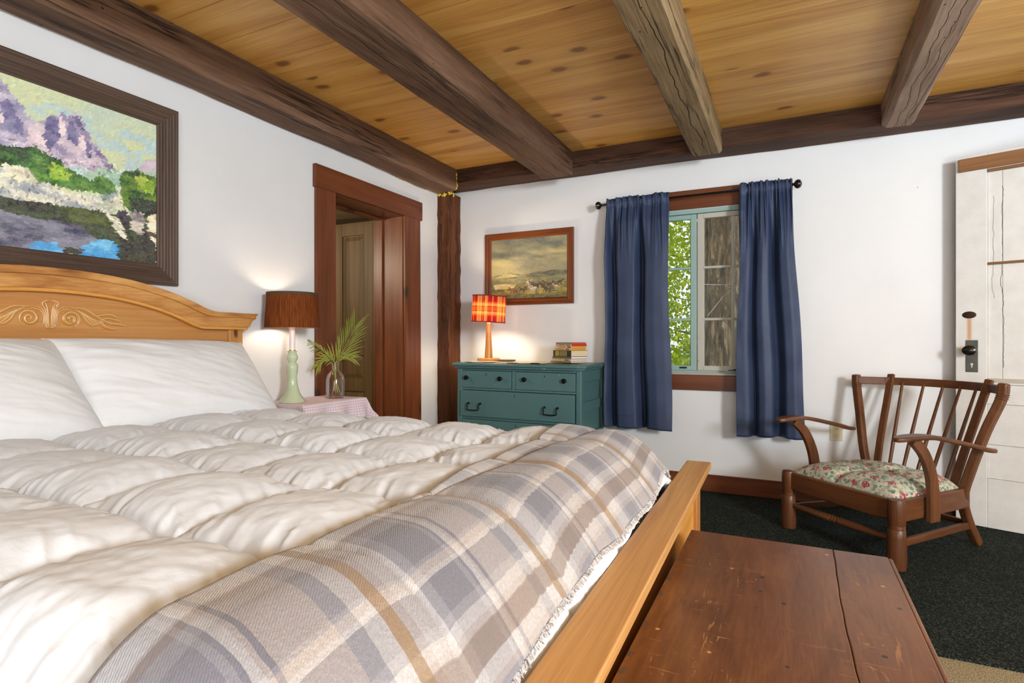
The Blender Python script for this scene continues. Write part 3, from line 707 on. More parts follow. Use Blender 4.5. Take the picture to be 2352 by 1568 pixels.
# ---------------------------------------------------------------- plaid blanket
def plaid_mat():
    m = M('grey_tan_plaid_wool'); x, y_, z = m.sep(m.uv())
    wob = m.math('MULTIPLY', m.math('SUBTRACT', m.noise(m.obj(), 30., 2), .5), .006)
    u = m.math('ADD', x, wob); v = m.math('ADD', y_, wob)
    G, D_, L_, P_, T_, W_ = C(150, 150, 158), C(120, 120, 131), C(202, 200, 200), C(188, 179, 174), C(150, 122, 84), C(216, 219, 224)
    B_ = C(138, 122, 112)
    L = .56
    st = lambda a, l: [(p/l, c) for p, c in a]
    cu = m.ramp(m.math('DIVIDE', u, L), st([(0, B_), (.008, W_), (.055, P_), (.062, B_), (.085, G), (.12, D_), (.235, G), (.245, P_), (.262, L_), (.272, D_), (.34, G), (.36, L_),
                (.385, P_), (.40, B_), (.447, L_), (.475, P_), (.49, G), (.53, L_)], L), 'CONSTANT')
    fv = m.math('FRACT', m.math('DIVIDE', v, .362))
    cv_ = m.ramp(fv, st([(0, T_), (.022, P_), (.04, L_), (.085, G), (.105, D_), (.175, G), (.185, D_), (.192, L_), (.205, P_), (.212, D_), (.22, P_), (.30, G), (.33, L_)], .362), 'CONSTANT')
    c = m.mix(.5, cu, cv_)
    tan = m.math('MULTIPLY', m.math('LESS_THAN', fv, .022/.362), .6)
    c = m.mix(tan, c, C(158, 130, 92))
    bb = m.math('MULTIPLY', m.math('GREATER_THAN', u, .398), m.math('LESS_THAN', u, .446)); c = m.mix(m.math('MULTIPLY', bb, .45), c, C(134, 116, 104))
    tw = m.n('TexWave', 0, {'wave_type': 'BANDS', 'bands_direction': 'DIAGONAL'}, Vector=m.map(m.uv(), (1, 1, 1)), Scale=110., Distortion=3., Detail=2.)
    n = m.noise(m.uv(), 160., 3, .6)
    c = m.mix(m.rng(n, .35, .65, 0., .22), c, C(110, 110, 118))
    h = m.math('ADD', m.math('MULTIPLY', tw, .4), n)
    return m.end(m.pbr(c, .95, m.bump(h, .5, .004), Specular_IOR_Level=.1, Sheen_Weight=.3))
m_plaid = plaid_mat()
bu, bv = 90, 330
yy = np.linspace(.12, 2.06, bv); V = np.zeros((bu, bv, 3)); UV = np.zeros((bu, bv, 2))
for j, y in enumerate(yy):
    xa = -.725+.115*((2.0-y)/1.75)**1.1 if y < 2.0 else -.725
    xa += .006*math.sin(y*9)
    xb = -.348-.023*(y-BY)+.008*math.sin(y*5.1)+.02*(fbm(y*3., 1.3, 4)-.5)
    xs = np.linspace(xa, xb, bu); zs = bed_z(xs, np.full(bu, y), soft=True)
    ds = np.sqrt(np.diff(xs)**2+np.diff(zs)**2); s = np.concatenate([[0], np.cumsum(ds)])
    V[:, j] = np.stack([xs, np.full(bu, y), zs], -1)
    UV[:, j, 0] = s*(.56/max(.4, s[-1]))*.95; UV[:, j, 1] = y-.195+.02*np.sin(s*5)
mbk = MB().grid(V); me = mbk.mesh('blanket', True, 180)
uvl = me.uv_layers.new(name='UVMap'); idx = np.zeros(len(me.loops), dtype=np.int32); me.loops.foreach_get('vertex_index', idx)
uvl.data.foreach_set('uv', UV.reshape(-1, 2)[idx].astype(np.float32).ravel())
bl = obj('plaid_blanket', me, m_plaid, None, 'grey, tan and white plaid wool blanket folded across the foot of the bed', 'blanket', solid=.009)
fb = MB(); rs = np.random.RandomState(5)
def hair(p, d, n=1):
    d = np.array(d)+rs.randn(3)*.25*np.linalg.norm(d); q = np.array(p); sd = rs.randn(3)*.0009
    fb.add([q-sd, q+sd, q+d*.6+sd+rs.randn(3)*.001, q+d*.6-sd], [(0, 1, 2, 3)])
for j in range(0, bv-1):
    for k in range(7):
        t = rs.rand(); p = V[-1, j]*(1-t)+V[-1, j+1]*t; hair(p-(0, 0, .003), (.007, 0, -.012))
for i in range(bu-1):
    for k in range(5):
        t = rs.rand(); p = V[i, -1]*(1-t)+V[i+1, -1]*t; hair(p-(0, 0, .003), (0, .008, -.012))
obj('fringe', fb, plain('wool_fringe', C(190, 185, 182), .95), bl, 'short frayed wool fringe', kind='stuff')

# ---------------------------------------------------------------- pillows
m_pil = cloth_mat('white_pillowcase', (.79, .81, .83, 1), bump=.07)
def pillow(label, w, h, t, seed, loc, tilt, yaw, roll):
    n1, n2 = 150, 100
    u = np.linspace(-1, 1, n1); v = np.linspace(-1, 1, n2); Ug, Vg = np.meshgrid(u, v, indexing='ij')
    mb = MB()
    th = (np.clip(1-np.abs(Ug)**3.2, 0, 1)*np.clip(1-np.abs(Vg)**2.6, 0, 1))**.55
    px = Ug*w/2*(1-.05*(1-Vg**2)*np.abs(Ug)**3); py = Vg*h/2*(1-.06*(1-Ug**2)*np.abs(Vg)**3)
    wr = .013*(fbm(Ug*3.2+Vg*4.2+seed, Vg*2.0-Ug*.6, seed, 3)-.5)+.014*(np.abs(fbm(Ug*2.+Vg*8, Vg*2.+Ug*3, seed+3, 3)-.5)-.12)*np.clip(np.abs(Vg)*1.4, 0, 1)
    wr = wr+.018*np.clip(np.abs(Ug)-.55, 0, 1)*(fbm(Vg*9+Ug*4, Ug*3, seed+7, 2)-.5)*2
    front = np.stack([px, py, th*t*.58+wr*th], -1); back = np.stack([px, py, -th*t*.42], -1)
    mb.grid(front); mb.grid(back[:, ::-1])
    # loose hem: a flap at the open end
    o = obj('pillow', mb, m_pil, None, label, 'pillow', 'white pillows', smooth=True, angle=180)
    # local axes: x -> across bed, y -> up the slope, z -> out towards the foot
    ey = Vector((-math.cos(tilt), 0, math.sin(tilt))); ex = Vector((0, 1, 0)); ez = ex.cross(ey)
    R_ = Matrix((ex, ey, ez)).transposed().to_4x4()
    R_ = Matrix.Rotation(yaw, 4, 'Z') @ R_ @ Matrix.Rotation(roll, 4, 'Z')
    o.matrix_world = Matrix.Translation(loc) @ R_
    return o
pillow('white king pillow leaning on the headboard, nearest the bedside table', .90, .51, .20, 1, (-2.45, 1.625, .905), math.radians(51), .02, math.radians(-1.5))
pillow('white king pillow at the left edge of the picture, leaning on the headboard', .92, .52, .21, 6, (-2.41, .785, .905), math.radians(48), .05, math.radians(1.5))

# ================================================================== BEDSIDE TABLE, LAMP, BOTTLE
nt = root('bedside_table', 'small table standing under the pink gingham cloth beside the bed', 'table', (-2.59, 2.575, 0))
m_nt = wood('plain_pine', (C(130, 90, 50), C(160, 116, 68), C(180, 136, 86)), 'z')
obj('table_top', MB().box(-.17, .17, -.255, .255, .715, .742), m_nt, nt, bev=.004)
for a in (-.14, .14):
    for b in (-.22, .22): obj('leg', MB().box(a-.02, a+.02, b-.02, b+.02, .0095, .715), m_nt, nt, bev=.003)
def gingham():
    m = M('pink_gingham'); x, y_, z = m.sep(m.uv())
    f1 = m.math('GREATER_THAN', m.math('FRACT', m.math('MULTIPLY', x, 62.)), .5); f2 = m.math('GREATER_THAN', m.math('FRACT', m.math('MULTIPLY', y_, 62.)), .5)
    f = m.math('MULTIPLY', m.math('ADD', f1, f2), .5)
    c = m.mix(f, C(236, 226, 230), C(214, 188, 200))
    return m.end(m.pbr(c, .85, m.bump(m.noise(m.uv(), 300., 2), .1, .002), Specular_IOR_Level=.2))
def tablecloth(cx_, cy_, hx, hy, z0, drop, n=90, rc=.02):
    """square cloth draped over a table; returns mesh with uv"""
    ax_, ay = hx+drop, hy+drop
    u = np.linspace(-ax_, ax_, n); v = np.linspace(-ay, ay, n); Ug, Vg = np.meshgrid(u, v, indexing='ij')
    ox = np.maximum(np.abs(Ug)-hx, 0); oy = np.maximum(np.abs(Vg)-hy, 0); d = np.maximum(ox, oy)+.35*np.minimum(ox, oy)
    fl = .16*d+.022*np.clip(d/.12, 0, 1)*(np.sin(Vg*34+1)*(ox > 0)+np.sin(Ug*38)*(oy > 0))
    X = np.sign(Ug)*(np.minimum(np.abs(Ug), hx)+np.where(ox > 0, .004+fl*(.4+.6*(ox >= oy)), 0)+np.where(ox > 0, .3*np.minimum(ox, oy), 0))
    Y = np.sign(Vg)*(np.minimum(np.abs(Vg), hy)+np.where(oy > 0, .004+fl*(.4+.6*(oy >= ox)), 0)+np.where(oy > 0, .3*np.minimum(ox, oy), 0))
    X = np.maximum(X, xL+.004-cx_)
    Z = z0+.003-np.where(d > 0, d*.97, 0)+.0015*(fbm(Ug*14, Vg*14, 3)-.5)
    me = MB().grid(np.stack([X+cx_, Y+cy_, Z], -1)).mesh('cloth', True, 180)
    uvl = me.uv_layers.new(name='UVMap'); idx = np.zeros(len(me.loops), dtype=np.int32); me.loops.foreach_get('vertex_index', idx)
    uvl.data.foreach_set('uv', np.stack([Ug, Vg], -1).reshape(-1, 2)[idx].astype(np.float32).ravel())
    return me, X, Y, Z
m_ging = gingham()
me, X_, Y_, Z_ = tablecloth(-2.59, 2.575, .172, .258, .744, .12)
tc = obj('tablecloth', me, m_ging, None, 'pale pink gingham cloth draped over the bedside table', 'tablecloth', solid=.0015)
ff = MB(); rs = np.random.RandomState(2)
for i in range(0, 89):
    for k in range(2):
        for (a, b) in (((-1, i), (0, 0)), ((i, -1), (0, 0)), ((i, 0), (0, 0))):
            p = np.array([X_[a]-2.59, Y_[a]+2.575, Z_[a]])+rs.randn(3)*.001; s_ = rs.randn(3)*.0006
            ff.add([p-s_, p+s_, p+s_+(rs.randn()*.002, rs.randn()*.002, -.012), p-s_+(0, 0, -.012)], [(0, 1, 2, 3)])
obj('fringe', ff, m_ging, tc, kind='stuff')

def bulb_light(parent, loc, power, col, r=.025):
    L = bpy.data.lights.new('bulb_light', 'POINT'); L.energy = power; L.color = col; L.shadow_soft_size = r
    o = bpy.data.objects.new('bulb_light', L); COL.objects.link(o); o.parent = parent; o.location = loc
def glow(name, col, k):
    m = M(name); return m.end(m.n('Emission', Color=col, Strength=k))
def shade_shell(r0, r1, z0, z1, seg=48, t=.002):
    mb = MB(); v = []; f = []
    for k in range(seg):
        a = 2*PI*k/seg
        for r, z in ((r0, z0), (r1, z1), (r1-t, z1), (r0-t, z0)): v.append((r*math.cos(a), r*math.sin(a), z))
    for k in range(seg):
        q = (k+1) % seg
        for j in range(4): f.append((k*4+j, q*4+j, q*4+(j+1) % 4, k*4+(j+1) % 4))
    return mb.add(v, f)
def burlap():
    m = M('brown_burlap'); v = m.obj(); x, y_, z = m.sep(v)
    an = m.math('ARCTAN2', y_, x)
    w = m.comb(m.math('MULTIPLY', an, 12.), m.math('MULTIPLY', z, 20.), 0.)
    n = m.noise(m.map(w, (1.2, .25, 1)), 2., 4, .6, .4); fi = m.noise(m.map(w, (6, 6, 1)), 3., 2)
    c = m.mix(m.rng(n, .35, .7), C(98, 50, 22), C(158, 92, 46))
    c = m.mix(m.rng(fi, .4, .7, 0., .35), c, C(60, 30, 14))
    d = m.pbr(c, .9, m.bump(fi, .4, .002), Specular_IOR_Level=.1); t = m.n('BsdfTranslucent', Color=m.mix(.3, c, C(150, 70, 30)))
    return m.end(m.n('MixShader', _0=.22, _1=d, _2=t))
lm = root('table_lamp', 'lamp with brown burlap drum shade and pale green ceramic base on the bedside table', 'lamp', (-2.60, 2.41, .7485))
m_cel = plain('celadon_glaze', C(194, 209, 176), .12, var=.04)
prof = [(.001, 0), (.074, 0), (.075, .005), (.064, .02), (.046, .045), (.034, .08), (.0275, .12), (.0265, .145), (.030, .18), (.0325, .205), (.030, .22), (.0215, .230), (.0225, .236), (.031, .252), (.031, .266), (.022, .284), (.0265, .293), (.0265, .297), (.001, .297)]
obj('base', MB().lathe(prof, 40), m_cel, lm, 'pale green glazed candlestick base', smooth=True)
sw = MB()
for s0 in (0, PI):
    sw.tube([((np.interp(.07+.13*t, [.045, .08, .12, .145, .18, .205], [.046, .034, .0275, .0265, .030, .0325])-.0015)*math.cos(-.9+s0+t*2.2), (np.interp(.07+.13*t, [.045, .08, .12, .145, .18, .205], [.046, .034, .0275, .0265, .030, .0325])-.0015)*math.sin(-.9+s0+t*2.2), .07+.13*t) for t in np.linspace(0, 1, 16)], .003, 6)
obj('swirl_relief', sw, m_cel, lm, smooth=True)
obj('collar', MB().lathe([(.001, .297), (.019, .297), (.019, .302), (.001, .302)], 20), plain('brass', C(190, 150, 70), .25, 1.), lm)
obj('candle_tube', MB().lathe([(.001, .302), (.0165, .302), (.0165, .46), (.001, .46)], 20), plain('white_tube', C(238, 232, 226), .35), lm, 'white candle tube', smooth=True)
obj('bulb', MB().lathe([(.012, .46), (.014, .475), (.028, .505), (.028, .53), (.016, .552), (.001, .557)], 16), glow('lit_bulb', (1., .80, .58, 1), 75.), lm, smooth=True)
sh = obj('lamp_shade', shade_shell(.151, .139, .432, .632), burlap(), lm, 'brown burlap drum shade', smooth=True)
m_edge = plain('dark_olive_trim', C(70, 60, 45), .8)
tm = MB(); 
for k in range(64):
    a0, a1 = 2*PI*k/64, 2*PI*(k+1)/64; r = .1412
    d0 = .010+.006*abs(math.sin(k*PI/8)); d1 = .010+.006*abs(math.sin((k+1)*PI/8))
    tm.add([(r*math.cos(a0), r*math.sin(a0), .6335), (r*math.cos(a1), r*math.sin(a1), .6335), ((r+.0008)*math.cos(a1), (r+.0008)*math.sin(a1), .6335-d1), ((r+.0008)*math.cos(a0), (r+.0008)*math.sin(a0), .6335-d0)], [(0, 1, 2, 3)])
obj('scalloped_trim', tm, m_edge, sh, solid=.001)
obj('shade_rim', MB().tube([(.1515*math.cos(a), .1515*math.sin(a), .433) for a in np.linspace(0, 2*PI, 49)], .0022, 6), m_edge, sh, smooth=True)
obj('harp', MB().tube([(0, .139*math.cos(0), .60), (0, 0, .60), (0, -.137, .60)], .0015, 6).tube([(-.137, 0, .60), (.137, 0, .60)], .0015, 6).tube([(0, 0, .555), (0, 0, .60)], .003, 6), m_iron, lm)


# glass bottle with palm
gb = root('glass_bottle', 'clear glass bottle holding palm leaves on the pink tablecloth', 'bottle', (-2.545, 2.70, .7485))
mg = M('clear_glass'); m_glass = mg.end(mg.n('MixShader', _0=mg.math('MULTIPLY', mg.n('Fresnel', IOR=1.45), .55), _1=mg.n('BsdfTransparent', Color=(.985, .975, .98, 1)), _2=mg.n('BsdfGlossy', Color=(1, 1, 1, 1), Roughness=.03)))
pr = [(.001, 0), (.054, 0), (.057, .006), (.057, .115), (.050, .145), (.030, .168), (.020, .178), (.0195, .205), (.0235, .208), (.0235, .217), (.018, .217)]
pr2 = [(max(.0008, r-.003), z) for r, z in pr[::-1][0:]]; pr2 = [(r, max(z, .004)) for r, z in pr2]
obj('bottle_glass', MB().lathe(pr+pr2, 40, caps=False), m_glass, gb, smooth=True)
m_peb = plain('brown_pebble', C(110, 84, 50), .3, var=.5, bscale=20.)
rs = np.random.RandomState(8)
for k in range(34):
    a = rs.rand()*2*PI; r = .044*math.sqrt(rs.rand()); q = rs.uniform(.005, .0085)
    obj('pebble', MB().lathe([(q*math.sin(PI*t/5)+1e-4, q*.75*math.cos(PI*t/5)) for t in range(6)], 7), m_peb, gb, loc=(r*math.cos(a), r*math.sin(a), .013+.012*rs.rand()), smooth=True)
m_palm = leaf_mat('palm_leaf', C(140, 156, 72), C(186, 190, 112)); m_stem = plain('palm_stem', C(150, 160, 90), .6)
Rv = Vector((math.cos(math.radians(26.05)), math.sin(math.radians(26.05)), 0)); Fv = Vector((-Rv.y, Rv.x, 0)); Uv = Vector((0, 0, 1))
def frond(name, label, path, leaf_from, L, n, lift, wl=.0040):
    """palm frond: path points (right, up, away) from the bottle mouth, leaflets on both sides"""
    fr_ = root(name, label, 'palm leaf', (-2.545, 2.70, .7485), group='palm leaves in the bottle')
    pts = [Vector((0, 0, 0))+Rv*p[0]+Uv*p[1]+Fv*p[2] for p in catmull(path, 10)]
    N_ = len(pts)
    obj('rachis', MB().tube(pts, [.0022*(1-.6*i/N_) for i in range(N_)], 6), m_stem, fr_, smooth=True)
    for k in range(n):
        t = leaf_from+(1-leaf_from)*(k/(n-1)); i = min(N_-2, int(t*(N_-1))); p = pts[i]; d = (pts[i+1]-pts[i]).normalized()
        for s in (-1, 1):
            sd = d.cross(Fv).normalized()*s
            dirv = (d*(.75+.5*t)+sd*(1.0-.45*t)+Fv*random.uniform(-.35, .25)+Uv*lift).normalized()
            ll = L*(.55+.55*math.sin(PI*min(1, .25+.75*(1-t))))*random.uniform(.9, 1.1); wv = dirv.cross(Fv).normalized()*wl
            q = [p, p+dirv*ll*.35+wv, p+dirv*ll*.7+wv*.8-Uv*ll*.03, p+dirv*ll-Uv*ll*.10, p+dirv*ll*.7-wv*.8-Uv*ll*.03, p+dirv*ll*.35-wv]
            mid1 = p+dirv*ll*.35+Fv*.002; mid2 = p+dirv*ll*.7+Fv*.002-Uv*ll*.03
            mb = MB().add([q[0], q[1], q[2], q[3], q[4], q[5], mid1, mid2], [(0, 1, 6), (1, 2, 7, 6), (2, 3, 7), (3, 4, 7), (4, 5, 6, 7), (5, 0, 6)])
            obj('leaflet', mb, m_palm, fr_)
frond('palm_frond', 'upright palm frond leaning right from the glass bottle', [(.035, .02, 0), (.0, .12, 0), (-.004, .205, 0), (.03, .27, .02), (.075, .36, .03), (.115, .45, .03)], .42, .15, 16, .15)
frond('palm_frond', 'thin palm frond arching left from the glass bottle behind the lamp', [(-.02, .02, 0), (.0, .12, 0), (-.002, .21, 0), (-.06, .26, .05), (-.15, .325, .09), (-.29, .395, .10)], .46, .065, 18, -.45, .0026)
frond('palm_frond', 'short drooping palm frond at the mouth of the glass bottle', [(.0, .03, .01), (.0, .12, .01), (.002, .208, .0), (-.02, .245, -.02), (-.06, .245, -.03), (-.10, .20, -.03)], .55, .07, 9, -.2)
frond('palm_frond', 'short palm frond spreading right at the mouth of the glass bottle', [(.02, .03, -.01), (.004, .12, -.01), (.004, .208, -.005), (.03, .25, -.03), (.07, .262, -.04), (.12, .25, -.04)], .55, .075, 9, .05)
# ================================================================== DRESSER AND THE THINGS ON IT
m_dr = chipped('teal_dresser_paint', C(80, 117, 119), C(196, 204, 192), .38, .8, 22., .08)
m_pull = plain('black_iron', C(26, 24, 24), .38, .7, .1)
DX, DY = -1.8225, 4.055
dr = root('dresser', 'blue green painted wooden dresser standing in the corner under the horse picture', 'dresser', (DX, DY, .012))
dr.rotation_euler = (0, .004, 0)
hx, hy = .5075, .265
obj('carcass', MB().box(-hx+.02, hx-.02, -hy+.03, hy, .10, .885), m_dr, dr)
for s in (-1, 1):
    obj('corner_post', MB().box(*sorted((s*hx, s*(hx-.042))), -hy, -hy+.05, 0.001, .885), m_dr, dr, bev=.008, seg=3)
    obj('rear_post', MB().box(*sorted((s*hx, s*(hx-.03))), hy-.04, hy, 0.001, .885), m_dr, dr, bev=.004)
    for a, b in ((.80, .885), (.585, .655), (.37, .425), (.10, .16)):
        obj('side_rail', MB().box(*sorted((s*(hx-.003), s*(hx-.021))), -hy+.05, hy-.04, a, b), m_dr, dr, bev=.003)
for a, b in ((.866, .885), (.716, .731), (.492, .511), (.277, .295), (.08, .12)):
    obj('drawer_divider', MB().box(-hx+.042, hx-.042, -hy+.004, -hy+.03, a, b), m_dr, dr, bev=.003)
obj('drawer_divider', MB().box(-.036, -.008, -hy+.004, -hy+.03, .731, .866), m_dr, dr, bev=.003)
tp = [(-hx-.045, -hy+.0), (-hx-.015, -hy-.045), (hx-.012, -hy-.045), (hx+.03, -hy+.018), (hx+.03, hy+.01), (-hx-.045, hy+.01)]
obj('top', MB().prism(tp, 'z', .897, .923), m_dr, dr, bev=.010, seg=3)
obj('top_moulding', MB().prism([(x*.975, y*.96) for x, y in tp], 'z', .885, .897), m_dr, dr, bev=.003)
def drawer(x0, x1, z0, z1, proud):
    d = obj('drawer', MB().box(x0, x1, -hy-proud, -hy+.06, z0, z1), m_dr, dr, bev=.003)
    xm_ = (x0+x1)/2
    obj('keyhole', MB().box(xm_-.0025, xm_+.0025, -hy-proud-.0008, -hy-proud, z1-.034, z1-.018).lathe([(.001, 0), (.004, 0)], 8, caps=False), m_pull, d)
    return d
def knob(d, x, z, p):
    k = obj('knob', MB().lathe([(.011, 0), (.009, .008), (.009, .014), (.017, .02), (.018, .027), (.012, .034), (.001, .036)], 18), m_pull, d, 'black round knob', smooth=True, loc=(x, -hy-p, z), rot=(PI/2, 0, 0))
def pull(d, x, z, p):
    mb = MB(); f_ = -hy-p
    for s in (-1, 1):
        mb.lathe([(.010, 0), (.009, .005), (.004, .008), (.004, .022), (.007, .025), (.001, .03)], 12, (0, 0, 0)) if False else None
        mb.tube([(x+s*.05, f_, z+.02), (x+s*.05, f_-.024, z+.02)], [.009, .005], 10)
    mb.tube(catmull([(x-.05, f_-.02, z+.025), (x-.053, f_-.024, z+.01), (x-.046, f_-.027, z-.004), (x-.052, f_-.028, z-.02), (x-.035, f_-.03, z-.028), (x+.035, f_-.03, z-.028), (x+.052, f_-.028, z-.02), (x+.046, f_-.027, z-.004), (x+.053, f_-.024, z+.01), (x+.05, f_-.02, z+.025)], 5), .0045, 8)
    obj('bail_pull', mb, m_pull, d, 'black iron bail handle', smooth=True)
d = drawer(-.463, -.040, .733, .863, .002); knob(d, -.415, .81, .002); knob(d, -.125, .81, .002)
d = drawer(-.004, .463, .733, .863, .002); knob(d, .075, .81, .002); knob(d, .385, .81, .002)
d = drawer(-.472, .460, .514, .712, .014); pull(d, -.345, .595, .014); pull(d, .285, .595, .014)
d = drawer(-.461, .461, .298, .489, .003); pull(d, -.335, .39, .003); pull(d, .295, .39, .003)
d = drawer(-.461, .461, .124, .274, .003)
ZD = .9365
# runner
m_run = plain('cream_linen', C(214, 200, 172), .85, bump=.3, bscale=120., var=.12)
u = np.linspace(-2.28, -1.60, 60); v_ = np.linspace(3.80, 4.14, 30); Ug, Vg = np.meshgrid(u, v_, indexing='ij')
Yg = Vg+.012*np.sin(Ug*24)*np.clip((3.9-Vg)/.1, 0, 1)
obj('dresser_runner', MB().grid(np.stack([Ug, Yg, ZD+.0035+.0022*(fbm(Ug*20, Vg*20, 2)-.3)+.004*np.clip((3.84-Vg)/.04, 0, 1)*(np.sin(Ug*33) > .2)], -1)), m_run, None,
    'cream cloth runner lying on top of the green dresser', 'cloth', smooth=True, angle=180, solid=.0015)
zr = ZD+.007
l2 = root('table_lamp', 'lit lamp with red and yellow plaid shade and tapered wooden stem on the green dresser', 'lamp', (-2.195, 4.06, zr), .3)
m_lw = wood('light_turned_wood', (C(176, 116, 46), C(204, 142, 66), C(220, 164, 92)), 'z', .8, 12., .3, rnd=False)
obj('base', MB().lathe([(.001, 0), (.090, 0), (.093, .004), (.093, .018), (.089, .022), (.001, .022)], 40), m_lw, l2, 'round wooden base', smooth=True)
obj('stem', MB().lathe([(.001, .022), (.0335, .022), (.031, .06), (.018, .275), (.017, .30), (.001, .30)], 28), m_lw, l2, 'tapered wooden stem', smooth=True)
obj('socket', MB().lathe([(.001, .30), (.014, .30), (.014, .345), (.001, .345)], 16), plain('white_socket', C(235, 228, 215), .4), l2, smooth=True)
obj('bulb', MB().lathe([(.012, .345), (.014, .36), (.029, .39), (.029, .415), (.016, .437), (.001, .442)], 16), glow('lit_bulb_warm', (1., .80, .55, 1), 330.), l2, smooth=True)
def plaid_shade():
    m = M('red_yellow_plaid_shade'); x, y_, z = m.sep(m.obj()); an = m.math('DIVIDE', m.math('ADD', m.math('ARCTAN2', y_, x), PI), 2*PI)
    Rd, Or, Ye, Dk = C(156, 50, 52), C(210, 132, 76), C(244, 214, 140), C(92, 38, 32)
    fa = m.math('FRACT', m.math('MULTIPLY', an, 5.))
    ca = m.ramp(fa, [(0, Ye), (.06, Dk), (.09, Or), (.16, Dk), (.19, Ye), (.32, Or), (.36, Rd), (.54, Ye), (.57, Dk), (.585, Ye), (.60, Rd), (.78, Or), (.82, Ye), (.93, Dk), (.955, Ye)], 'CONSTANT')
    fz = m.math('DIVIDE', m.math('SUBTRACT', z, .31), .215)
    cz = m.ramp(fz, [(0, Rd), (.24, Or), (.30, Ye), (.40, Dk), (.425, Or), (.44, Or), (.56, Or), (.575, Dk), (.60, Ye), (.70, Or), (.76, Rd)], 'CONSTANT')
    c = m.mix(.5, ca, cz)
    c = m.mix(m.rng(m.noise(m.obj(), 300., 2), .4, .7, 0., .3), c, Dk)
    d_ = m.pbr(c, .9, None, Specular_IOR_Level=.1); t = m.n('BsdfTranslucent', Color=c)
    return m.end(m.n('MixShader', _0=.5, _1=d_, _2=t))
sh = obj('lamp_shade', shade_shell(.136, .136, .312, .527, 56), plaid_shade(), l2, 'red and yellow tartan drum shade', smooth=True)
sh.rotation_euler = (math.radians(1.), math.radians(3.2), 0); sh.location = (-.02, 0, 0)
m_rim = plain('dark_red_binding', C(120, 34, 34), .8)
for z in (.315, .524): obj('shade_rim', MB().tube([(.1365*math.cos(a), .1365*math.sin(a), z) for a in np.linspace(0, 2*PI, 57)], .0042, 6, 1.), m_rim, sh, smooth=True)
obj('harp', MB().tube([(-.134, 0, .445), (.134, 0, .445)], .0015, 6).tube([(0, -.134, .445), (0, .134, .445)], .0015, 6), m_iron, l2)

# booklet beside the lamp, papers
obj('small_box', MB().box(-.062, .062, -.03, .03, 0, .014), wood('dark_wood_box', (C(60, 44, 34), C(84, 64, 50), C(104, 82, 66)), 'x'), None,
    'small flat dark wooden box lying beside the plaid lamp', 'box', bev=.002, loc=(-2.0, 4.0, zr), rot=(0, 0, .1))
obj('paper_sheet', MB().box(-.13, .13, -.05, .05, 0, .0012), plain('white_paper', C(232, 226, 214), .8), None, 'white sheet of paper at the front of the plaid lamp', 'paper', loc=(-2.14, 3.86, zr+.001), rot=(0, 0, .06))
# books
def book(label, ln, dp, th, cover, spine, page, z, dx=0., dyaw=0., marks=()):
    b = root('book', label, 'book', (-1.505+dx, 4.075, z), math.radians(-29)+dyaw, 'stack of books on the dresser')
    mc = plain('cover', cover, .5, var=.15); ms = plain('spine', spine, .5, var=.15); mp = plain('pages', page, .8, bump=.3, bscale=200.)
    c = .0018
    obj('cover', MB().box(-ln/2, ln/2, -dp/2, dp/2, 0, c).box(-ln/2, ln/2, -dp/2, dp/2, th-c, th-.0002), mc, b)
    sp = obj('spine', MB().prism([(-dp/2-.003, .0004), (-dp/2+.0006, 0), (-dp/2+.0006, th-.0003), (-dp/2-.003, th-.0006)], 'x', -ln/2, ln/2), ms, b)
    obj('pages', MB().box(-ln/2+.003, ln/2-.003, -dp/2+.001, dp/2-.004, c+.0001, th-c-.0002), mp, b)
    for a0, a1, z0, z1, col in marks:
        obj('spine_print', MB().box(a0*ln, a1*ln, -dp/2-.0036, -dp/2-.0031, z0*th, z1*th), plain('print', col, .5), sp)
    return z+th
z = zr-.001
dk = C(40, 34, 30)
z = book('thin green paperback at the bottom of the book stack', .235, .15, .010, C(110, 124, 60), C(96, 112, 50), C(230, 226, 214), z, -.01)
z = book('tan paperback second from the bottom of the book stack', .225, .15, .018, C(190, 160, 120), C(196, 170, 132), C(226, 196, 176), z, -.006, .0, [(.18, .4, .3, .7, dk), (-.35, .1, .4, .6, C(150, 110, 80))])
z = book('slim grey hardback with white pages third from the bottom', .215, .148, .017, C(70, 66, 64), C(92, 88, 84), C(232, 232, 234), z, -.002)
z = book('thick black hardback with olive striped spine in the middle of the stack', .205, .165, .046, C(28, 24, 22), C(34, 28, 24), C(222, 204, 168), z, .008, .0,
         [(-.38, -.16, .08, .92, C(142, 138, 60))]+[(-.12+.085*k, -.07+.085*k, .08, .92, C(150, 146, 76)) for k in range(5)])
z = book('orange paperback resting on the thick black book', .185, .15, .017, C(214, 140, 50), C(204, 168, 130), C(216, 150, 62), z, .008, -.02, [(-.35, .1, .35, .65, C(150, 90, 70)), (.2, .4, .3, .7, dk)])
z = book('yellow orange paperback third from the top of the stack', .18, .15, .015, C(214, 160, 60), C(214, 190, 150), C(216, 164, 60), z, .012, .02, [(-.3, .2, .35, .65, C(120, 70, 60)), (.25, .45, .2, .8, C(60, 40, 40))])
z = book('red edged paperback second from the top of the stack', .18, .155, .016, C(190, 60, 50), C(190, 160, 120), C(186, 58, 48), z, .016, .0, [(-.25, .1, .4, .7, C(110, 90, 70)), (.2, .4, .2, .8, C(110, 116, 106))])
z = book('thin grey and red paperback on top of the stack', .175, .15, .012, C(176, 70, 56), C(120, 112, 100), C(196, 92, 66), z, .014, .03)

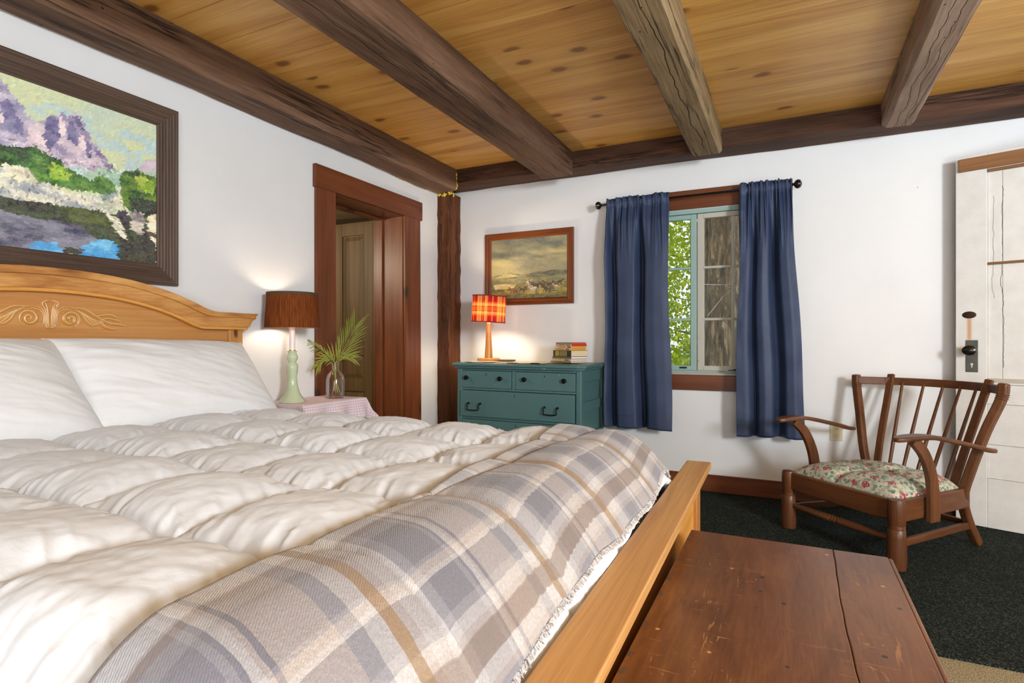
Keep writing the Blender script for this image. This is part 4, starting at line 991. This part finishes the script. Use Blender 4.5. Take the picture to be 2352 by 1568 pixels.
# ================================================================== PICTURES (painted into a colour attribute of the flat canvas)
def lin(c): return np.array(C(*c)[:3])
def canvas(name, img, y_or_x0, y_or_x1, z0, z1, plane, at, parent):
    H, W = img.shape[:2]; a = np.linspace(y_or_x0, y_or_x1, W); z = np.linspace(z0, z1, H)
    A, Zg = np.meshgrid(a, z, indexing='ij')
    P = np.stack([np.full_like(A, at), A, Zg], -1) if plane == 'x' else np.stack([A, np.full_like(A, at), Zg], -1)
    me = MB().grid(P).mesh(name)
    ca = me.color_attributes.new('paint', 'FLOAT_COLOR', 'POINT')
    im = np.transpose(img, (1, 0, 2)).reshape(-1, 3); col = np.concatenate([np.clip(im, 0, 1), np.ones((len(im), 1))], 1)
    ca.data.foreach_set('color', col.astype(np.float32).ravel())
    m = M(name+'_paint'); c = m.n('VertexColor', 0, {'layer_name': 'paint'})
    br = m.noise(m.map(m.obj(), (60, 60, 90)), 1., 4, .6, 1.)
    c = m.mix(m.rng(br, .3, .75, 0., .16), c, C(235, 230, 220))
    mat = m.end(m.pbr(c, .42, m.bump(br, .3, .002)))
    o = obj(name, me, mat, parent); return o
def inside(poly, A, B):
    r = np.zeros(A.shape, bool); n = len(poly)
    for i in range(n):
        x1, y1 = poly[i]; x2, y2 = poly[(i+1) % n]
        c = ((y1 > B) != (y2 > B)) & (A < (x2-x1)*(B-y1)/((y2-y1)+1e-12)+x1); r ^= c
    return r
# --- large mountain lake picture (coordinates on the canvas: a = along wall, b = height, both 0..1)
W_, H_ = 420, 260
A, B = np.meshgrid(np.linspace(0, 1, W_), np.linspace(0, 1, H_)); 
wa = A+.011*(fbm(A*16, B*16, 1)-.5)+.01*(fbm(A*50, B*50, 2)-.5); wb = B+.018*(fbm(A*14, B*14, 3)-.5)+.014*(fbm(A*48, B*48, 4)-.5)
img = np.zeros((H_, W_, 3)); 
def mixc(c1, c2, f): f = np.clip(f, 0, 1)[..., None]; return lin(c1)*(1-f)+lin(c2)*f
img[:] = mixc((190, 206, 188), (208, 214, 168), fbm(A*7, B*9, 5)*1.6-.3)
img[:] = np.where((fbm(A*9, B*11, 6) > .58)[..., None], mixc((176, 200, 206), (190, 210, 200), fbm(A*20, B*20, 7)), img)
def fill(poly, c1, c2, k=14, seed=0, str_=0.):
    ma = inside(poly, wa, wb); n = fbm(A*k+str_*B*k, B*k*(1.6), seed)
    img[ma] = mixc(c1, c2, (n-.3)*2.4)[ma]
# mountains
fill([(.30, .78), (.40, .94), (.455, .96), (.50, .87), (.53, .80), (.60, .66), (.66, .58), (.3, .5)], (104, 104, 150), (206, 196, 212), 12, 11)
fill([(0, .62), (.08, .80), (.16, .86), (.24, .72), (.32, .8), (.36, .55), (0, .5)], (120, 118, 160), (200, 190, 210), 12, 12)
fill([(.535, .72), (.585, .80), (.60, .85), (.625, .84), (.64, .90), (.655, .845), (.672, .905), (.70, .885), (.715, .82), (.74, .77), (.775, .70), (.81, .64), (.85, .56), (.52, .56)], (150, 140, 172), (222, 204, 210), 16, 13, .5)
fill([(.60, .84), (.625, .83), (.625, .70), (.60, .62), (.575, .70)], (104, 100, 140), (140, 132, 168), 18, 14)
fill([(.66, .88), (.70, .88), (.715, .80), (.69, .82)], (96, 92, 130), (130, 126, 160), 18, 15)
fill([(.74, .75), (.83, .60), (.80, .60), (.735, .70)], (120, 112, 150), (168, 156, 182), 18, 16)
fill([(.94, .72), (1, .77), (1, .60), (.9, .58)], (188, 176, 190), (212, 200, 206), 12, 17)
fill([(.78, .60), (.86, .60), (.93, .63), (1, .66), (1, .5), (.7, .5)], (140, 178, 160), (176, 200, 176), 12, 18)
for k_, (pa, pb, pw, ph) in enumerate(((.60, .79, .018, .10), (.635, .80, .010, .13), (.668, .78, .012, .12), (.70, .74, .012, .10), (.725, .70, .010, .09), (.56, .68, .02, .06), (.47, .82, .014, .10), (.43, .76, .02, .08), (.50, .72, .012, .08))):
    fill([(pa-pw, pb-ph*.5), (pa-pw*.3, pb+ph*.5), (pa+pw, pb+ph*.3), (pa+pw*1.6, pb-ph*.7)], *(((98, 96, 138), (136, 130, 166)) if k_ % 2 == 0 else ((226, 206, 212), (238, 220, 220))), 20, 80+k_)
# trees
fill([(0, .62), (.12, .66), (.26, .58), (.40, .60), (.46, .57), (.55, .62), (.63, .585), (.66, .53), (.74, .50), (.77, .535), (.82, .52), (.84, .42), (0, .40)], (40, 78, 50), (104, 146, 76), 20, 21)
fill([(.60, .56), (.64, .55), (.665, .50), (.66, .46), (.59, .46)], (120, 170, 60), (172, 200, 84), 24, 22)
fill([(.845, .55), (.87, .62), (.92, .645), (.97, .62), (1, .63), (1, .30), (.93, .30), (.86, .38)], (34, 72, 44), (112, 146, 62), 22, 23)
fill([(.91, .60), (.95, .61), (.99, .57), (.98, .50), (.92, .50)], (128, 164, 60), (190, 200, 96), 26, 24)
fill([(.88, .44), (1, .46), (1, .32), (.9, .32)], (20, 52, 56), (44, 84, 60), 22, 25)
# rocks
fill([(0, .46), (.20, .44), (.42, .46), (.55, .42), (.66, .40), (.78, .38), (.80, .31), (.5, .29), (0, .30)], (150, 158, 168), (240, 234, 208), 18, 31)
fill([(.46, .47), (.53, .48), (.56, .42), (.60, .40), (.45, .40)], (200, 196, 176), (244, 236, 204), 16, 32)
fill([(.755, .33), (.80, .42), (.845, .47), (.865, .42), (.85, .36), (.80, .31)], (176, 180, 164), (246, 238, 206), 16, 33)
fill([(.77, .40), (.83, .47), (.84, .45), (.80, .38)], (120, 146, 150), (160, 176, 170), 16, 34)
# water and reflections
wat = [(0, .30), (.5, .29), (.76, .31), (.85, .30), (1, .32), (1, 0), (0, 0)]
fill(wat, (28, 38, 44), (74, 84, 66), 10, 41)
fill([(0, .22), (.30, .24), (.5, .20), (.70, .20), (.76, .12), (.70, .03), (.66, .05), (.62, .0), (.0, .0)], (66, 68, 96), (140, 140, 156), 15, 42, .2)
fill([(.60, .30), (.78, .31), (.84, .20), (.76, .22), (.68, .22)], (52, 66, 34), (96, 104, 46), 16, 43)
fill([(.53, .02), (.56, .055), (.62, .06), (.645, .0), (.53, 0)], (70, 150, 210), (120, 190, 230), 18, 44)
fill([(.70, .0), (.715, .07), (.76, .12), (.80, .13), (.85, .08), (.845, 0)], (60, 150, 214), (120, 190, 232), 18, 45)
fill([(.15, .02), (.25, .08), (.40, .07), (.45, 0)], (70, 150, 210), (120, 190, 230), 18, 46)
fill([(.845, .16), (.90, .18), (1, .14), (1, 0), (.84, 0)], (30, 44, 40), (72, 72, 40), 16, 47)
fill([(.79, .31), (.86, .28), (.875, .14), (.84, .17)], (196, 196, 176), (238, 232, 206), 20, 48)
fill([(.83, .33), (.87, .35), (.885, .28), (.88, .17), (.85, .24)], (36, 32, 44), (76, 70, 82), 16, 49)
fill([(.885, .32), (.90, .35), (.945, .345), (.955, .29), (.93, .19), (.895, .22)], (96, 88, 100), (206, 198, 186), 20, 50)
fill([(.955, .33), (1, .37), (1, .14), (.965, .20)], (206, 190, 160), (244, 236, 206), 18, 51)
fill([(.955, .225), (1, .235), (1, .20), (.965, .205)], (60, 50, 44), (96, 80, 66), 20, 52)
rs = np.random.RandomState(77)
img = np.clip((img-.22)*1.22+.22, .004, 1); src = img.copy()
def stroke(cx_, cy_, ln, wd, an, col):
    r = int(ln)+2; x0, x1, y0, y1 = max(0, cx_-r), min(W_, cx_+r), max(0, cy_-r), min(H_, cy_+r)
    yy_, xx_ = np.mgrid[y0:y1, x0:x1]; du = (xx_-cx_)*math.cos(an)+(yy_-cy_)*math.sin(an); dv_ = -(xx_-cx_)*math.sin(an)+(yy_-cy_)*math.cos(an)
    k = ((du/ln)**2+(dv_/wd)**2 < 1); img[y0:y1, x0:x1][k] = col
for q in range(11000):
    i, j = rs.randint(H_), rs.randint(W_); b = i/H_
    c = src[i, j]*(1+rs.randn()*(.13 if b < .62 else .06))+rs.randn(3)*.008
    an = rs.uniform(-.2, .2) if b < .30 else (rs.uniform(.5, 1.4) if b > .62 else rs.uniform(0, 3.1))
    s_ = rs.uniform(.6, 1.25)
    stroke(j, i, 4.2*s_, 1.5*s_, an, np.clip(c, .004, 1))
for q in range(420):   # sparkling highlights and darks
    i, j = rs.randint(int(.28*H_), int(.66*H_)), rs.randint(W_); stroke(j, i, 3.2, 1.2, rs.uniform(0, 3), np.clip(src[i, j]*rs.choice([.45, 1.45]), 0, .9))
frm = wood('ridged_grey_brown_frame', (C(58, 44, 36), C(86, 68, 57), C(108, 88, 74)), 'y', .9, 30., .55, bump=.4, fine=.5, wear=.8, wearcol=C(168, 110, 80))
frz = wood('ridged_grey_brown_frame_upright', (C(58, 44, 36), C(86, 68, 57), C(108, 88, 74)), 'z', .9, 30., .55, bump=.4, fine=.5, wear=.8, wearcol=C(168, 110, 80))
p1 = root('framed_painting', 'large painting of mountains above a rocky lake in a wide grey brown ridged frame', 'painting', (xL+.0005, 0, 0))
ya, yb, za, zb = .62, 1.722, 1.474, 2.148; fw = .098
def moulding(par, ya, yb, za, zb, fw, mh, mv, plane='x', ridges=7, depth=.03):
    """mitred frame with ridges; inner opening ya..yb, za..zb, depth out of the wall along +x (or -y)"""
    def side(p0, p1, q0, q1, mat):
        # p = inner edge ends, q = outer edge ends
        mb = MB(); n = ridges*2; v = []; f = []
        for e, (pi, qi) in enumerate(((p0, q0), (p1, q1))):
            for k in range(n+1):
                t = k/n; a = pi[0]*(1-t)+qi[0]*t; b = pi[1]*(1-t)+qi[1]*t
                d = depth*(.55+.45*t)+(.0022 if k % 2 else -.0012)
                v.append((d, a, b) if plane == 'x' else (a, -d, b))
            for (a, b) in (qi, pi): v.append((.0005, a, b) if plane == 'x' else (a, -.0005, b))
        m = n+3
        for k in range(m): f.append((k, (k+1) % m, m+(k+1) % m, m+k))
        f += [tuple(range(m)), tuple(m+k for k in range(m))]
        obj('frame_side', mb.add(v, f), mat, par)
    I = [(ya, za), (yb, za), (yb, zb), (ya, zb)]; O = [(ya-fw, za-fw), (yb+fw, za-fw), (yb+fw, zb+fw), (ya-fw, zb+fw)]
    for k, mt in ((0, mh), (1, mv), (2, mh), (3, mv)):
        q = (k+1) % 4; side(I[k], I[q], O[k], O[q], mt)
moulding(p1, ya, yb, za, zb, fw, frm, frz)
canvas('canvas', img, ya-.004, yb+.004, za-.004, zb+.004, 'x', .008, p1)
# --- horses picture
W2, H2 = 240, 180
A, B = np.meshgrid(np.linspace(0, 1, W2), np.linspace(0, 1, H2)); wa = A+.02*(fbm(A*12, B*12, 1)-.5); wb = B+.02*(fbm(A*14, B*14, 3)-.5)
img = np.zeros((H2, W2, 3))
cl = fbm(A*3.2+B*1.2, B*7., 61, 5); band = np.exp(-((B-.70-.10*(A-.5))/.13)**2)
img[:] = mixc((92, 98, 86), (150, 146, 112), (cl-.3)*2.2)
img[:] = img*(1-np.clip(band*(cl*2.2-.5), 0, .9)[..., None])+lin((206, 190, 124))*np.clip(band*(cl*2.2-.5), 0, .9)[..., None]
lowg = np.clip((.56-B)/.12, 0, 1)*(B > .36)*(1-A*.9)
img[:] = img*(1-lowg[..., None]*.8)+lin((176, 164, 104))*lowg[..., None]*.8
def fill2(poly, c1, c2, k=14, seed=0):
    ma = inside(poly, wa, wb); n = fbm(A*k, B*k*2.2, seed); img[ma] = mixc(c1, c2, (n-.3)*2.4)[ma]
fill2([(0, .37), (.10, .40), (.20, .425), (.25, .445), (.30, .42), (.40, .40), (.5, .40), (.60, .44), (.70, .43), (.85, .45), (1, .43), (1, .3), (0, .3)], (72, 80, 68), (128, 124, 84), 16, 62)
fill2([(0, .36), (.15, .40), (.25, .44), (.30, .40), (.42, .375), (0, .33)], (150, 146, 92), (190, 176, 110), 16, 63)
fill2([(0, .35), (.45, .34), (1, .36), (1, 0), (0, 0)], (112, 116, 74), (150, 144, 90), 18, 64)
fill2([(.02, .24), (.16, .26), (.34, .235), (.30, .17), (.05, .16)], (206, 184, 96), (246, 232, 164), 12, 65)
fill2([(0, .16), (.25, .17), (.45, .22), (.70, .26), (1, .25), (1, 0), (0, 0)], (96, 92, 28), (182, 156, 50), 22, 66)
fill2([(0, .05), (.3, .08), (.6, .06), (1, .09), (1, 0), (0, 0)], (72, 70, 24), (124, 112, 38), 22, 67)
rs = np.random.RandomState(6)
hs = [(.50, .265, 0), (.56, .235, 1), (.60, .22, 2), (.645, .235, 1), (.69, .215, 2), (.735, .24, 1), (.78, .225, 2), (.86, .235, 1), (.90, .25, 2), (.29, .15, 3), (.335, .14, 1), (.41, .155, 2), (.45, .16, 1), (.55, .155, 0), (.585, .165, 0), (.73, .15, 2), (.77, .14, 2), (.81, .16, 1), (.86, .18, 4)]
hc_ = [((200, 190, 166), (228, 218, 190)), ((84, 58, 34), (112, 80, 48)), ((44, 36, 28), (70, 54, 40)), ((140, 84, 44), (170, 104, 60)), ((180, 160, 130), (210, 190, 160))]
for (a, b, k) in hs:
    c1 = lin(hc_[k][0]); c2 = lin(hc_[k][1]); s = -1 if rs.rand() < .6 else 1
    e = ((A-a)/.028)**2+((B-b)/.022)**2 < 1; img[e] = c1; e = ((A-a)/.024)**2+((B-b-.006)/.013)**2 < 1; img[e] = c2
    e = ((A-a-s*.03-(B-b-.02)*s*.5)/.009)**2+((B-b-.018)/.026)**2 < 1; img[e] = c1
    e = ((A-a-s*.045)/.014)**2+((B-b-.036)/.010)**2 < 1; img[e] = c1
    for q in (-.022, -.012, .014, .022):
        e = (np.abs(A-a-q-(b-B)*rs.uniform(-.4, .4)) < .0045) & (B < b) & (B > b-.058); img[e] = c1*.8
fwood = lambda ax: wood('walnut_frame_'+ax, (C(76, 36, 14), C(112, 58, 26), C(140, 80, 40)), ax, .7, 12., .3, bump=.04)
p2 = root('framed_picture', 'picture of horses on a plain in a dark wooden frame above the green dresser', 'picture', (0, yF-.0005, 0))
moulding(p2, -2.326, -1.628, 1.466, 1.970, .056, fwood('x'), fwood('z'), 'y', 2, .026)
canvas('canvas', img, -2.328, -1.626, 1.464, 1.972, 'y', -.008, p2)

# ================================================================== CURTAINS
def satin():
    m = M('blue_satin'); v = m.obj()
    n = m.noise(v, 5., 3); c = m.mix(m.rng(n, .3, .7), C(45, 57, 84), C(56, 70, 99))
    h = m.noise(m.map(v, (9, 9, 5)), 2.6, 4, .6, .8)
    return m.end(m.pbr(c, .55, m.bump(m.math('ADD', h, m.math('MULTIPLY', m.noise(v, 900., 1), .03)), .10, .02), Specular_IOR_Level=.35))
m_sat = satin(); YC = yF-.10; ZR = 2.155
rod = root('curtain_rod', 'black metal curtain rod with ball ends above the window', 'curtain rod', (-.645, YC, ZR))
obj('pole', MB().tube([(-.645, 0, 0), (.645, 0, 0)], .008, 12), m_pull, rod, smooth=True)
for s in (-1, 1):
    obj('finial', MB().lathe([(.008, 0), (.010, .004), (.007, .01), (.011, .016), (.008, .022), (.014, .026), (.026, .034), (.031, .048), (.026, .062), (.012, .070), (.001, .072)], 20), m_black, rod, smooth=True, loc=(s*.645, 0, 0), rot=(0, s*PI/2, 0))
    obj('bracket', MB().tube([(s*.625, .006, 0), (s*.625, .077, 0)], .005, 8).box(*sorted((s*.615, s*.635)), .074, .0775, -.03, .03), m_pull, rod)
def curtain(label, xt, xb, zb, folds, seed, hem):
    nu, nv = 150, 120; s = np.linspace(0, 1, nu); fs, fv = zip(*folds)
    base = np.interp(s, fs, fv); k = np.hanning(15)[1:-1]; k /= k.sum(); base = np.convolve(np.pad(base, 6, 'edge'), k, 'valid')
    V = np.zeros((nu, nv, 3)); top = ZR+.042
    for j in range(nv):
        t = j/(nv-1); z = top-(top-zb)*(t**1.0)
        q = np.clip((ZR-z)/.5, 0, 1); q = q*q*(3-2*q)
        xl_, xr_ = xt[0]*(1-t)+xb[0]*t, xt[1]*(1-t)+xb[1]*t
        x = xl_+(xr_-xl_)*s+.010*np.sin(s*23+seed)*(1-q)+.006*np.sin(t*9+s*4+seed)*q
        gat = .011*np.sin(s*2*PI*8.+1.3*np.sin(s*9+seed))+.006*np.sin(s*2*PI*17+seed)
        rodb = .013 if abs(z-ZR) < .022 else .004
        y = -(rodb+(base*(.35+.65*q)+.006)*np.clip((ZR-.03-z)/.12, 0, 1)*1.0)-gat*(1-q)*np.where(abs(z-ZR) < .02, .35, 1.)
        y += -.003*np.sin(t*30+s*3)*np.clip((np.abs(s-.5)-.42)/.08, 0, 1)
        y = np.where(z > ZR+.015, -(.004+gat*1.3), y)
        zz = z+np.where(z > ZR+.02, .014*(fbm(s*9, np.full(nu, seed*1.), seed)-.5)*2, 0)+(hem*(fbm(s*3, np.full(nu, 2.), seed+5)-.5))*t**6
        V[:, j] = np.stack([x, YC+y, zz], -1)
    c = obj('curtain', MB().grid(V), m_sat, None, label, 'curtain', 'blue satin curtains', smooth=True, angle=180, solid=.0015)
    hm = V[:, -8:-6].copy(); hm[:, :, 1] -= .0022
    obj('hem_stitch', MB().grid(hm), plain('hem_thread', C(40, 54, 86), .6), c, smooth=True)
curtain('blue satin curtain hanging left of the window, beside the dresser', (-1.272, -.808), (-1.272, -.765), .452,
        [(0, .05), (.05, .035), (.09, -.035), (.14, -.045), (.20, .055), (.34, .062), (.48, .055), (.53, -.04), (.58, -.05), (.64, .055), (.78, .07), (.92, .06), (1, .045)], 3, .02)
curtain('blue satin curtain hanging right of the window, behind the armchair', (-.308, .004), (-.338, .098), .447,
        [(0, .05), (.14, .05), (.20, .04), (.27, -.04), (.32, .04), (.42, .06), (.55, .045), (.60, -.045), (.66, -.035), (.74, .045), (.88, .055), (1, .03)], 5, .025)

# ================================================================== ARMCHAIR
cw = lambda ax: wood('worn_maple_'+ax, (C(68, 40, 23), C(96, 58, 33), C(118, 76, 46)), ax, .7, 9., .36, bump=.06, wear=.6, wearcol=C(160, 120, 80))
m_cx, m_cy, m_cz = cw('x'), cw('y'), cw('z')
ch = root('armchair', 'low wooden armchair with spindle back and flowered seat cushion beside the white door', 'chair', (.2255, 3.4865, .012), math.radians(-44.1))
for s in (-1, 1):
    pr = [(.040, 0), (.043, .02), (.044, .08), (.041, .15), (.0385, .188), (.0365, .191), (.0385, .195), (.0365, .199), (.0385, .203), (.0365, .207), (.0385, .211), (.0385, .315), (.035, .33), (.001, .336)]
    obj('front_leg', MB().lathe(pr, 20, (s*.325, 0, 0), sq=.9), m_cz, ch, smooth=True, angle=50)
    obj('back_post', MB().ribbon(catmull([(s*.245, .72, .006), (s*.252, .635, .13), (s*.262, .575, .27), (s*.30, .572, .42), (s*.352, .605, .63), (s*.402, .64, .80), (s*.41, .645, .878)], 5), .044, .040, (0, 1, .2)), m_cz, ch, 'splayed back post with rounded ringed top', bev=.010, seg=3)
    pth = np.array(catmull([(s*.245, .72, .006), (s*.252, .635, .13), (s*.262, .575, .27), (s*.30, .572, .42), (s*.352, .605, .63), (s*.402, .64, .80), (s*.41, .645, .878)], 5))
    for z in (.800, .811, .822):
        gx_, gy_ = np.interp(z, pth[:, 2], pth[:, 0]), np.interp(z, pth[:, 2], pth[:, 1])
        obj('ring_groove', MB().bar((gx_-s*.0004, gy_, z-.0016), (gx_+s*.0004, gy_, z+.0016), .0452, .0412, (0, 1, .2)), plain('groove', C(50, 26, 12), .5), ch, bev=.010, seg=3)
    obj('back_stile', MB().ribbon([(s*.215, .565, .30), (s*.235, .63, .50), (s*(.268 if s < 0 else .284), .768 if s < 0 else .752, .885)], .040, .020, (0, 1, -.4)), m_cz, ch, bev=.005)
    obj('side_rail', MB().bar((s*.322, .03, .272), (s*.268, .60, .272), .026, .104), m_cy, ch, bev=.004)
    obj('side_stretcher', MB().bar((s*.325, .02, .118), (s*.252, .66, .118), .020, .036), m_cy, ch, bev=.003)
    arm = catmull([(s*.355, -.05, .622), (s*.362, .02, .630), (s*.37, .16, .628), (s*.375, .32, .598), (s*.385, .48, .562), (s*.388, .54, .545), (s*.392, .600, .538)], 5)
    n = len(arm); wd = np.interp(np.linspace(0, 1, n), [0, .06, .2, .45, .65, .85, .96, 1], [.030, .060, .088, .062, .048, .060, .052, .026])
    obj('armrest', MB().ribbon(arm, list(wd), .022), m_cy, ch, 'flat shaped wooden armrest', bev=.008, seg=3)
    sp = catmull([(s*.352, .075, .614), (s*.350, .145, .55), (s*.348, .195, .46), (s*.345, .22, .36), (s*.345, .225, .205)], 6)
    obj('arm_support', MB().ribbon(sp, .026, list(np.linspace(.050, .068, len(sp))), (0, 1, .5)), m_cz, ch, 'curved arm support', bev=.004)
    obj('support_block', MB().bar((s*.342, .262, .31), (s*.342, .262, .22), .02, .014, (0, 1, 0)), m_cz, ch, bev=.003)
obj('front_rail', MB().prism([(-.30, .232), (-.22, .222), (.22, .222), (.30, .232), (.30, .326), (-.30, .326)], 'y', -.016, .016), m_cx, ch, bev=.008, seg=3)
obj('back_rail', MB().bar((-.25, .575, .272), (.25, .575, .272), .024, .09), m_cx, ch, bev=.004)
obj('seat_board', MB().prism([(-.30, .03), (.30, .03), (.255, .56), (-.255, .56)], 'z', .285, .305), m_cx, ch)
obj('front_stretcher', MB().tube([(x, 0, .135) for x in (-.30, -.15, -.035, -.028, -.02, -.012, -.004, .004, .012, .02, .15, .30)], [.012, .018, .020, .017, .020, .017, .020, .017, .020, .020, .018, .012], 14), m_cx, ch, smooth=True)
obj('back_stretcher', MB().bar((-.25, .66, .118), (.25, .66, .118), .02, .03), m_cx, ch, bev=.003)
rail = catmull([(-.40, .642, .842), (-.27, .755, .842), (-.13, .812, .842), (0, .828, .842), (.13, .812, .842), (.27, .755, .842), (.40, .642, .842)], 6)
obj('crest_rail', MB().ribbon(rail, .019, .046), m_cx, ch, 'curved crest rail', bev=.004)
for k in range(5):
    w = (k-2)/2; bx_, tx = .155*w, .205*w; ty = .828-.085*w*w*.6
    obj('spindle', MB().tube([(bx_, .585, .29), (bx_*.65+tx*.35, .585*.65+ty*.35, .48), (tx, ty, .832)], [.0085, .0105, .0075], 12), m_cz, ch, smooth=True)
def floral():
    m = M('rose_print_cotton'); v = m.obj()
    base = m.mix(m.rng(m.noise(v, 60., 3), .45, .6), C(198, 194, 176), C(160, 164, 150))
    vo = m.vadd(v, m.vscale(m.noise(v, 30., 2, out=1), .012))
    d1 = m.voro(vo, 42.); r1 = m.sep(m.voro(vo, 42., 1))
    lf = m.math('MULTIPLY', m.math('LESS_THAN', d1, .42), m.math('LESS_THAN', r1[0], .75))
    c = m.mix(lf, base, m.mix(r1[1], C(92, 128, 108), C(128, 156, 132)))
    gy = m.math('MULTIPLY', m.math('LESS_THAN', d1, .36), m.math('GREATER_THAN', r1[0], .86)); c = m.mix(gy, c, C(98, 98, 108))
    st = m.rng(m.math('ABSOLUTE', m.math('SUBTRACT', m.noise(v, 70., 2), .5)), 0., .03, .6, 0.); c = m.mix(st, c, C(96, 84, 60))
    d2 = m.voro(v, 15.5); r2 = m.sep(m.voro(v, 15.5, 1)); sw_ = m.noise(vo, 90., 2, .5, 2.)
    fl = m.math('MULTIPLY', m.math('LESS_THAN', m.math('ADD', d2, m.math('MULTIPLY', m.math('SUBTRACT', sw_, .5), .25)), .30), m.math('LESS_THAN', r2[0], .72))
    fc = m.ramp(sw_, [(.35, C(108, 26, 40)), (.5, C(168, 62, 76)), (.62, C(222, 176, 170))])
    c = m.mix(fl, c, fc)
    return m.end(m.pbr(c, .7, m.bump(m.noise(v, 18., 3), .25, .01), Specular_IOR_Level=.3))
n1, n2 = 110, 100; u = np.linspace(-1, 1, n1); v_ = np.linspace(-1, 1, n2); Ug, Vg = np.meshgrid(u, v_, indexing='ij')
th = (np.clip(1-np.abs(Ug)**5, 0, 1)*np.clip(1-np.abs(Vg)**5, 0, 1))**.5
hwid = .312-.045*(Vg+1)/2; X = Ug*hwid; Y = .012+.27*(Vg+1)
lump = 1-.38*np.exp(-((Ug-.12-.25*Vg)/.10)**2)*np.clip(.8-Vg*.3, 0, 1)-.25*np.exp(-((Vg-.05+.2*Ug)/.10)**2)
ztop = .312+.092*th*lump+.014*(fbm(Ug*3+4, Vg*3, 9)-.5)*th
mb = MB().grid(np.stack([X, Y, ztop], -1)); mb.grid(np.stack([X, Y, .3065+.004*th], -1)[:, ::-1])
obj('seat_cushion', mb, floral(), None, 'rose patterned green and cream seat cushion lying on the wooden armchair', 'cushion', smooth=True, angle=180,
    loc=(.2255, 3.4865, .012), rot=(0, 0, math.radians(-44.1)))

# ================================================================== CHEST AT THE FOOT OF THE BED
def chest_mat():
    m = M('scarred_chest_wood'); v = m.obj()
    n = m.noise(m.map(v, (5, 1.2, 5)), 1.2, 5, .6, 1.6); f = m.noise(m.map(v, (110, 9, 110)), 1., 3, .6, .6)
    c = m.ramp(m.math('ADD', m.math('MULTIPLY', n, .7), m.math('MULTIPLY', f, .3)), [(.32, C(74, 43, 21)), (.5, C(106, 65, 34)), (.68, C(130, 86, 50))])
    pl = m.rng(m.noise(v, 2.0, 3), .45, .75, 0., .3); c = m.mix(pl, c, C(118, 84, 60))
    for k, (sx, sy, t) in enumerate(((3, 40, .65), (40, 4, .655), (22, 22, .67))):
        s = m.math('MULTIPLY', m.rng(m.noise(m.map(v, (sx, sy, 10), (k*3.3, k*5.1, 0), (0, 0, .5*k)), 1.6, 4, .7, 1.2), t-.02, t), m.rng(m.noise(v, 4., 2, .5, 0.), .48, .6))
        c = m.mix(m.math('MULTIPLY', s, .55), c, C(196, 146, 84))
    d = m.voro(v, 19.); g = m.sep(m.voro(v, 19., 1))[0]
    c = m.mix(m.math('MULTIPLY', m.math('LESS_THAN', d, .10), m.math('LESS_THAN', g, .30)), c, C(44, 34, 30))
    c = m.mix(m.math('MULTIPLY', m.math('LESS_THAN', d, .085), m.math('GREATER_THAN', g, .86)), c, C(190, 140, 90))
    x, y_, z = m.sep(v)
    ed = m.math('MULTIPLY', m.rng(x, -.224, -.240), m.rng(m.noise(v, 30., 4, .7), .52, .58)); c = m.mix(m.math('MULTIPLY', ed, .8), c, C(58, 56, 58))
    return m.end(m.pbr(c, .36, m.bump(m.math('ADD', n, m.math('MULTIPLY', f, .5)), .18, .004)))
m_ch = chest_mat()
cs = root('wooden_chest', 'scratched dark brown wooden chest standing at the foot of the bed', 'chest', (-.018, 1.235, .035))
cs.rotation_euler = (0, .0, 0)
X0, X1, Yn, Yf = -.244, .244, -.52, .507
def crackline(k): return .118+.0007*math.sin(k*1.9)+.003*math.sin(k*.33)
nseg = 24; ys = np.linspace(Yn, Yf, nseg); L_ = [(X0, Yn)]+[(crackline(i)-.0005, y) for i, y in enumerate(ys)]+[(X0, Yf)]
R_ = [(X1, Yf), ]+[(crackline(i)+.0005, y) for i, y in reversed(list(enumerate(ys)))]+[(X1, Yn)]
obj('lid_board', MB().prism(L_, 'z', .487, .510), m_ch, cs, 'wide scratched lid board', bev=.002)
obj('lid_board', MB().prism(R_[::1], 'z', .4868, .5098), m_ch, cs, bev=.002)
obj('lid_moulding', MB().box(X1+.0002, X1+.012, Yn-.004, Yf+.004, .462, .505), m_ch, cs, bev=.004)
obj('lid_moulding', MB().box(X0-.001, X1+.012, Yf+.0042, Yf+.014, .462, .503), m_ch, cs, bev=.004)
obj('lid_shade_strip', MB().box(X0+.004, X1, Yn, Yf, .480, .4868), plain('shadow_gap', C(30, 18, 10), .7), cs)  # dark sheet under the lid, paints the shade in crack and gap
for nm, b in (('side_board', (X0, X0+.02, Yn+.01, Yf, .04, .48)), ('side_board', (X1-.02, X1, Yn+.01, Yf, .04, .48)), ('end_board', (X0+.02, X1-.02, Yf-.02, Yf, .04, .48)), ('end_board', (X0+.02, X1-.02, Yn+.01, Yn+.03, .04, .48)), ('bottom_board', (X0+.02, X1-.02, Yn+.03, Yf-.02, .04, .06))):
    obj(nm, MB().box(*b), m_ch, cs, bev=.003)
obj('plinth', MB().box(X0+.004, X1+.008, Yn, Yf+.008, -.034, .06), m_ch, cs, bev=.004)
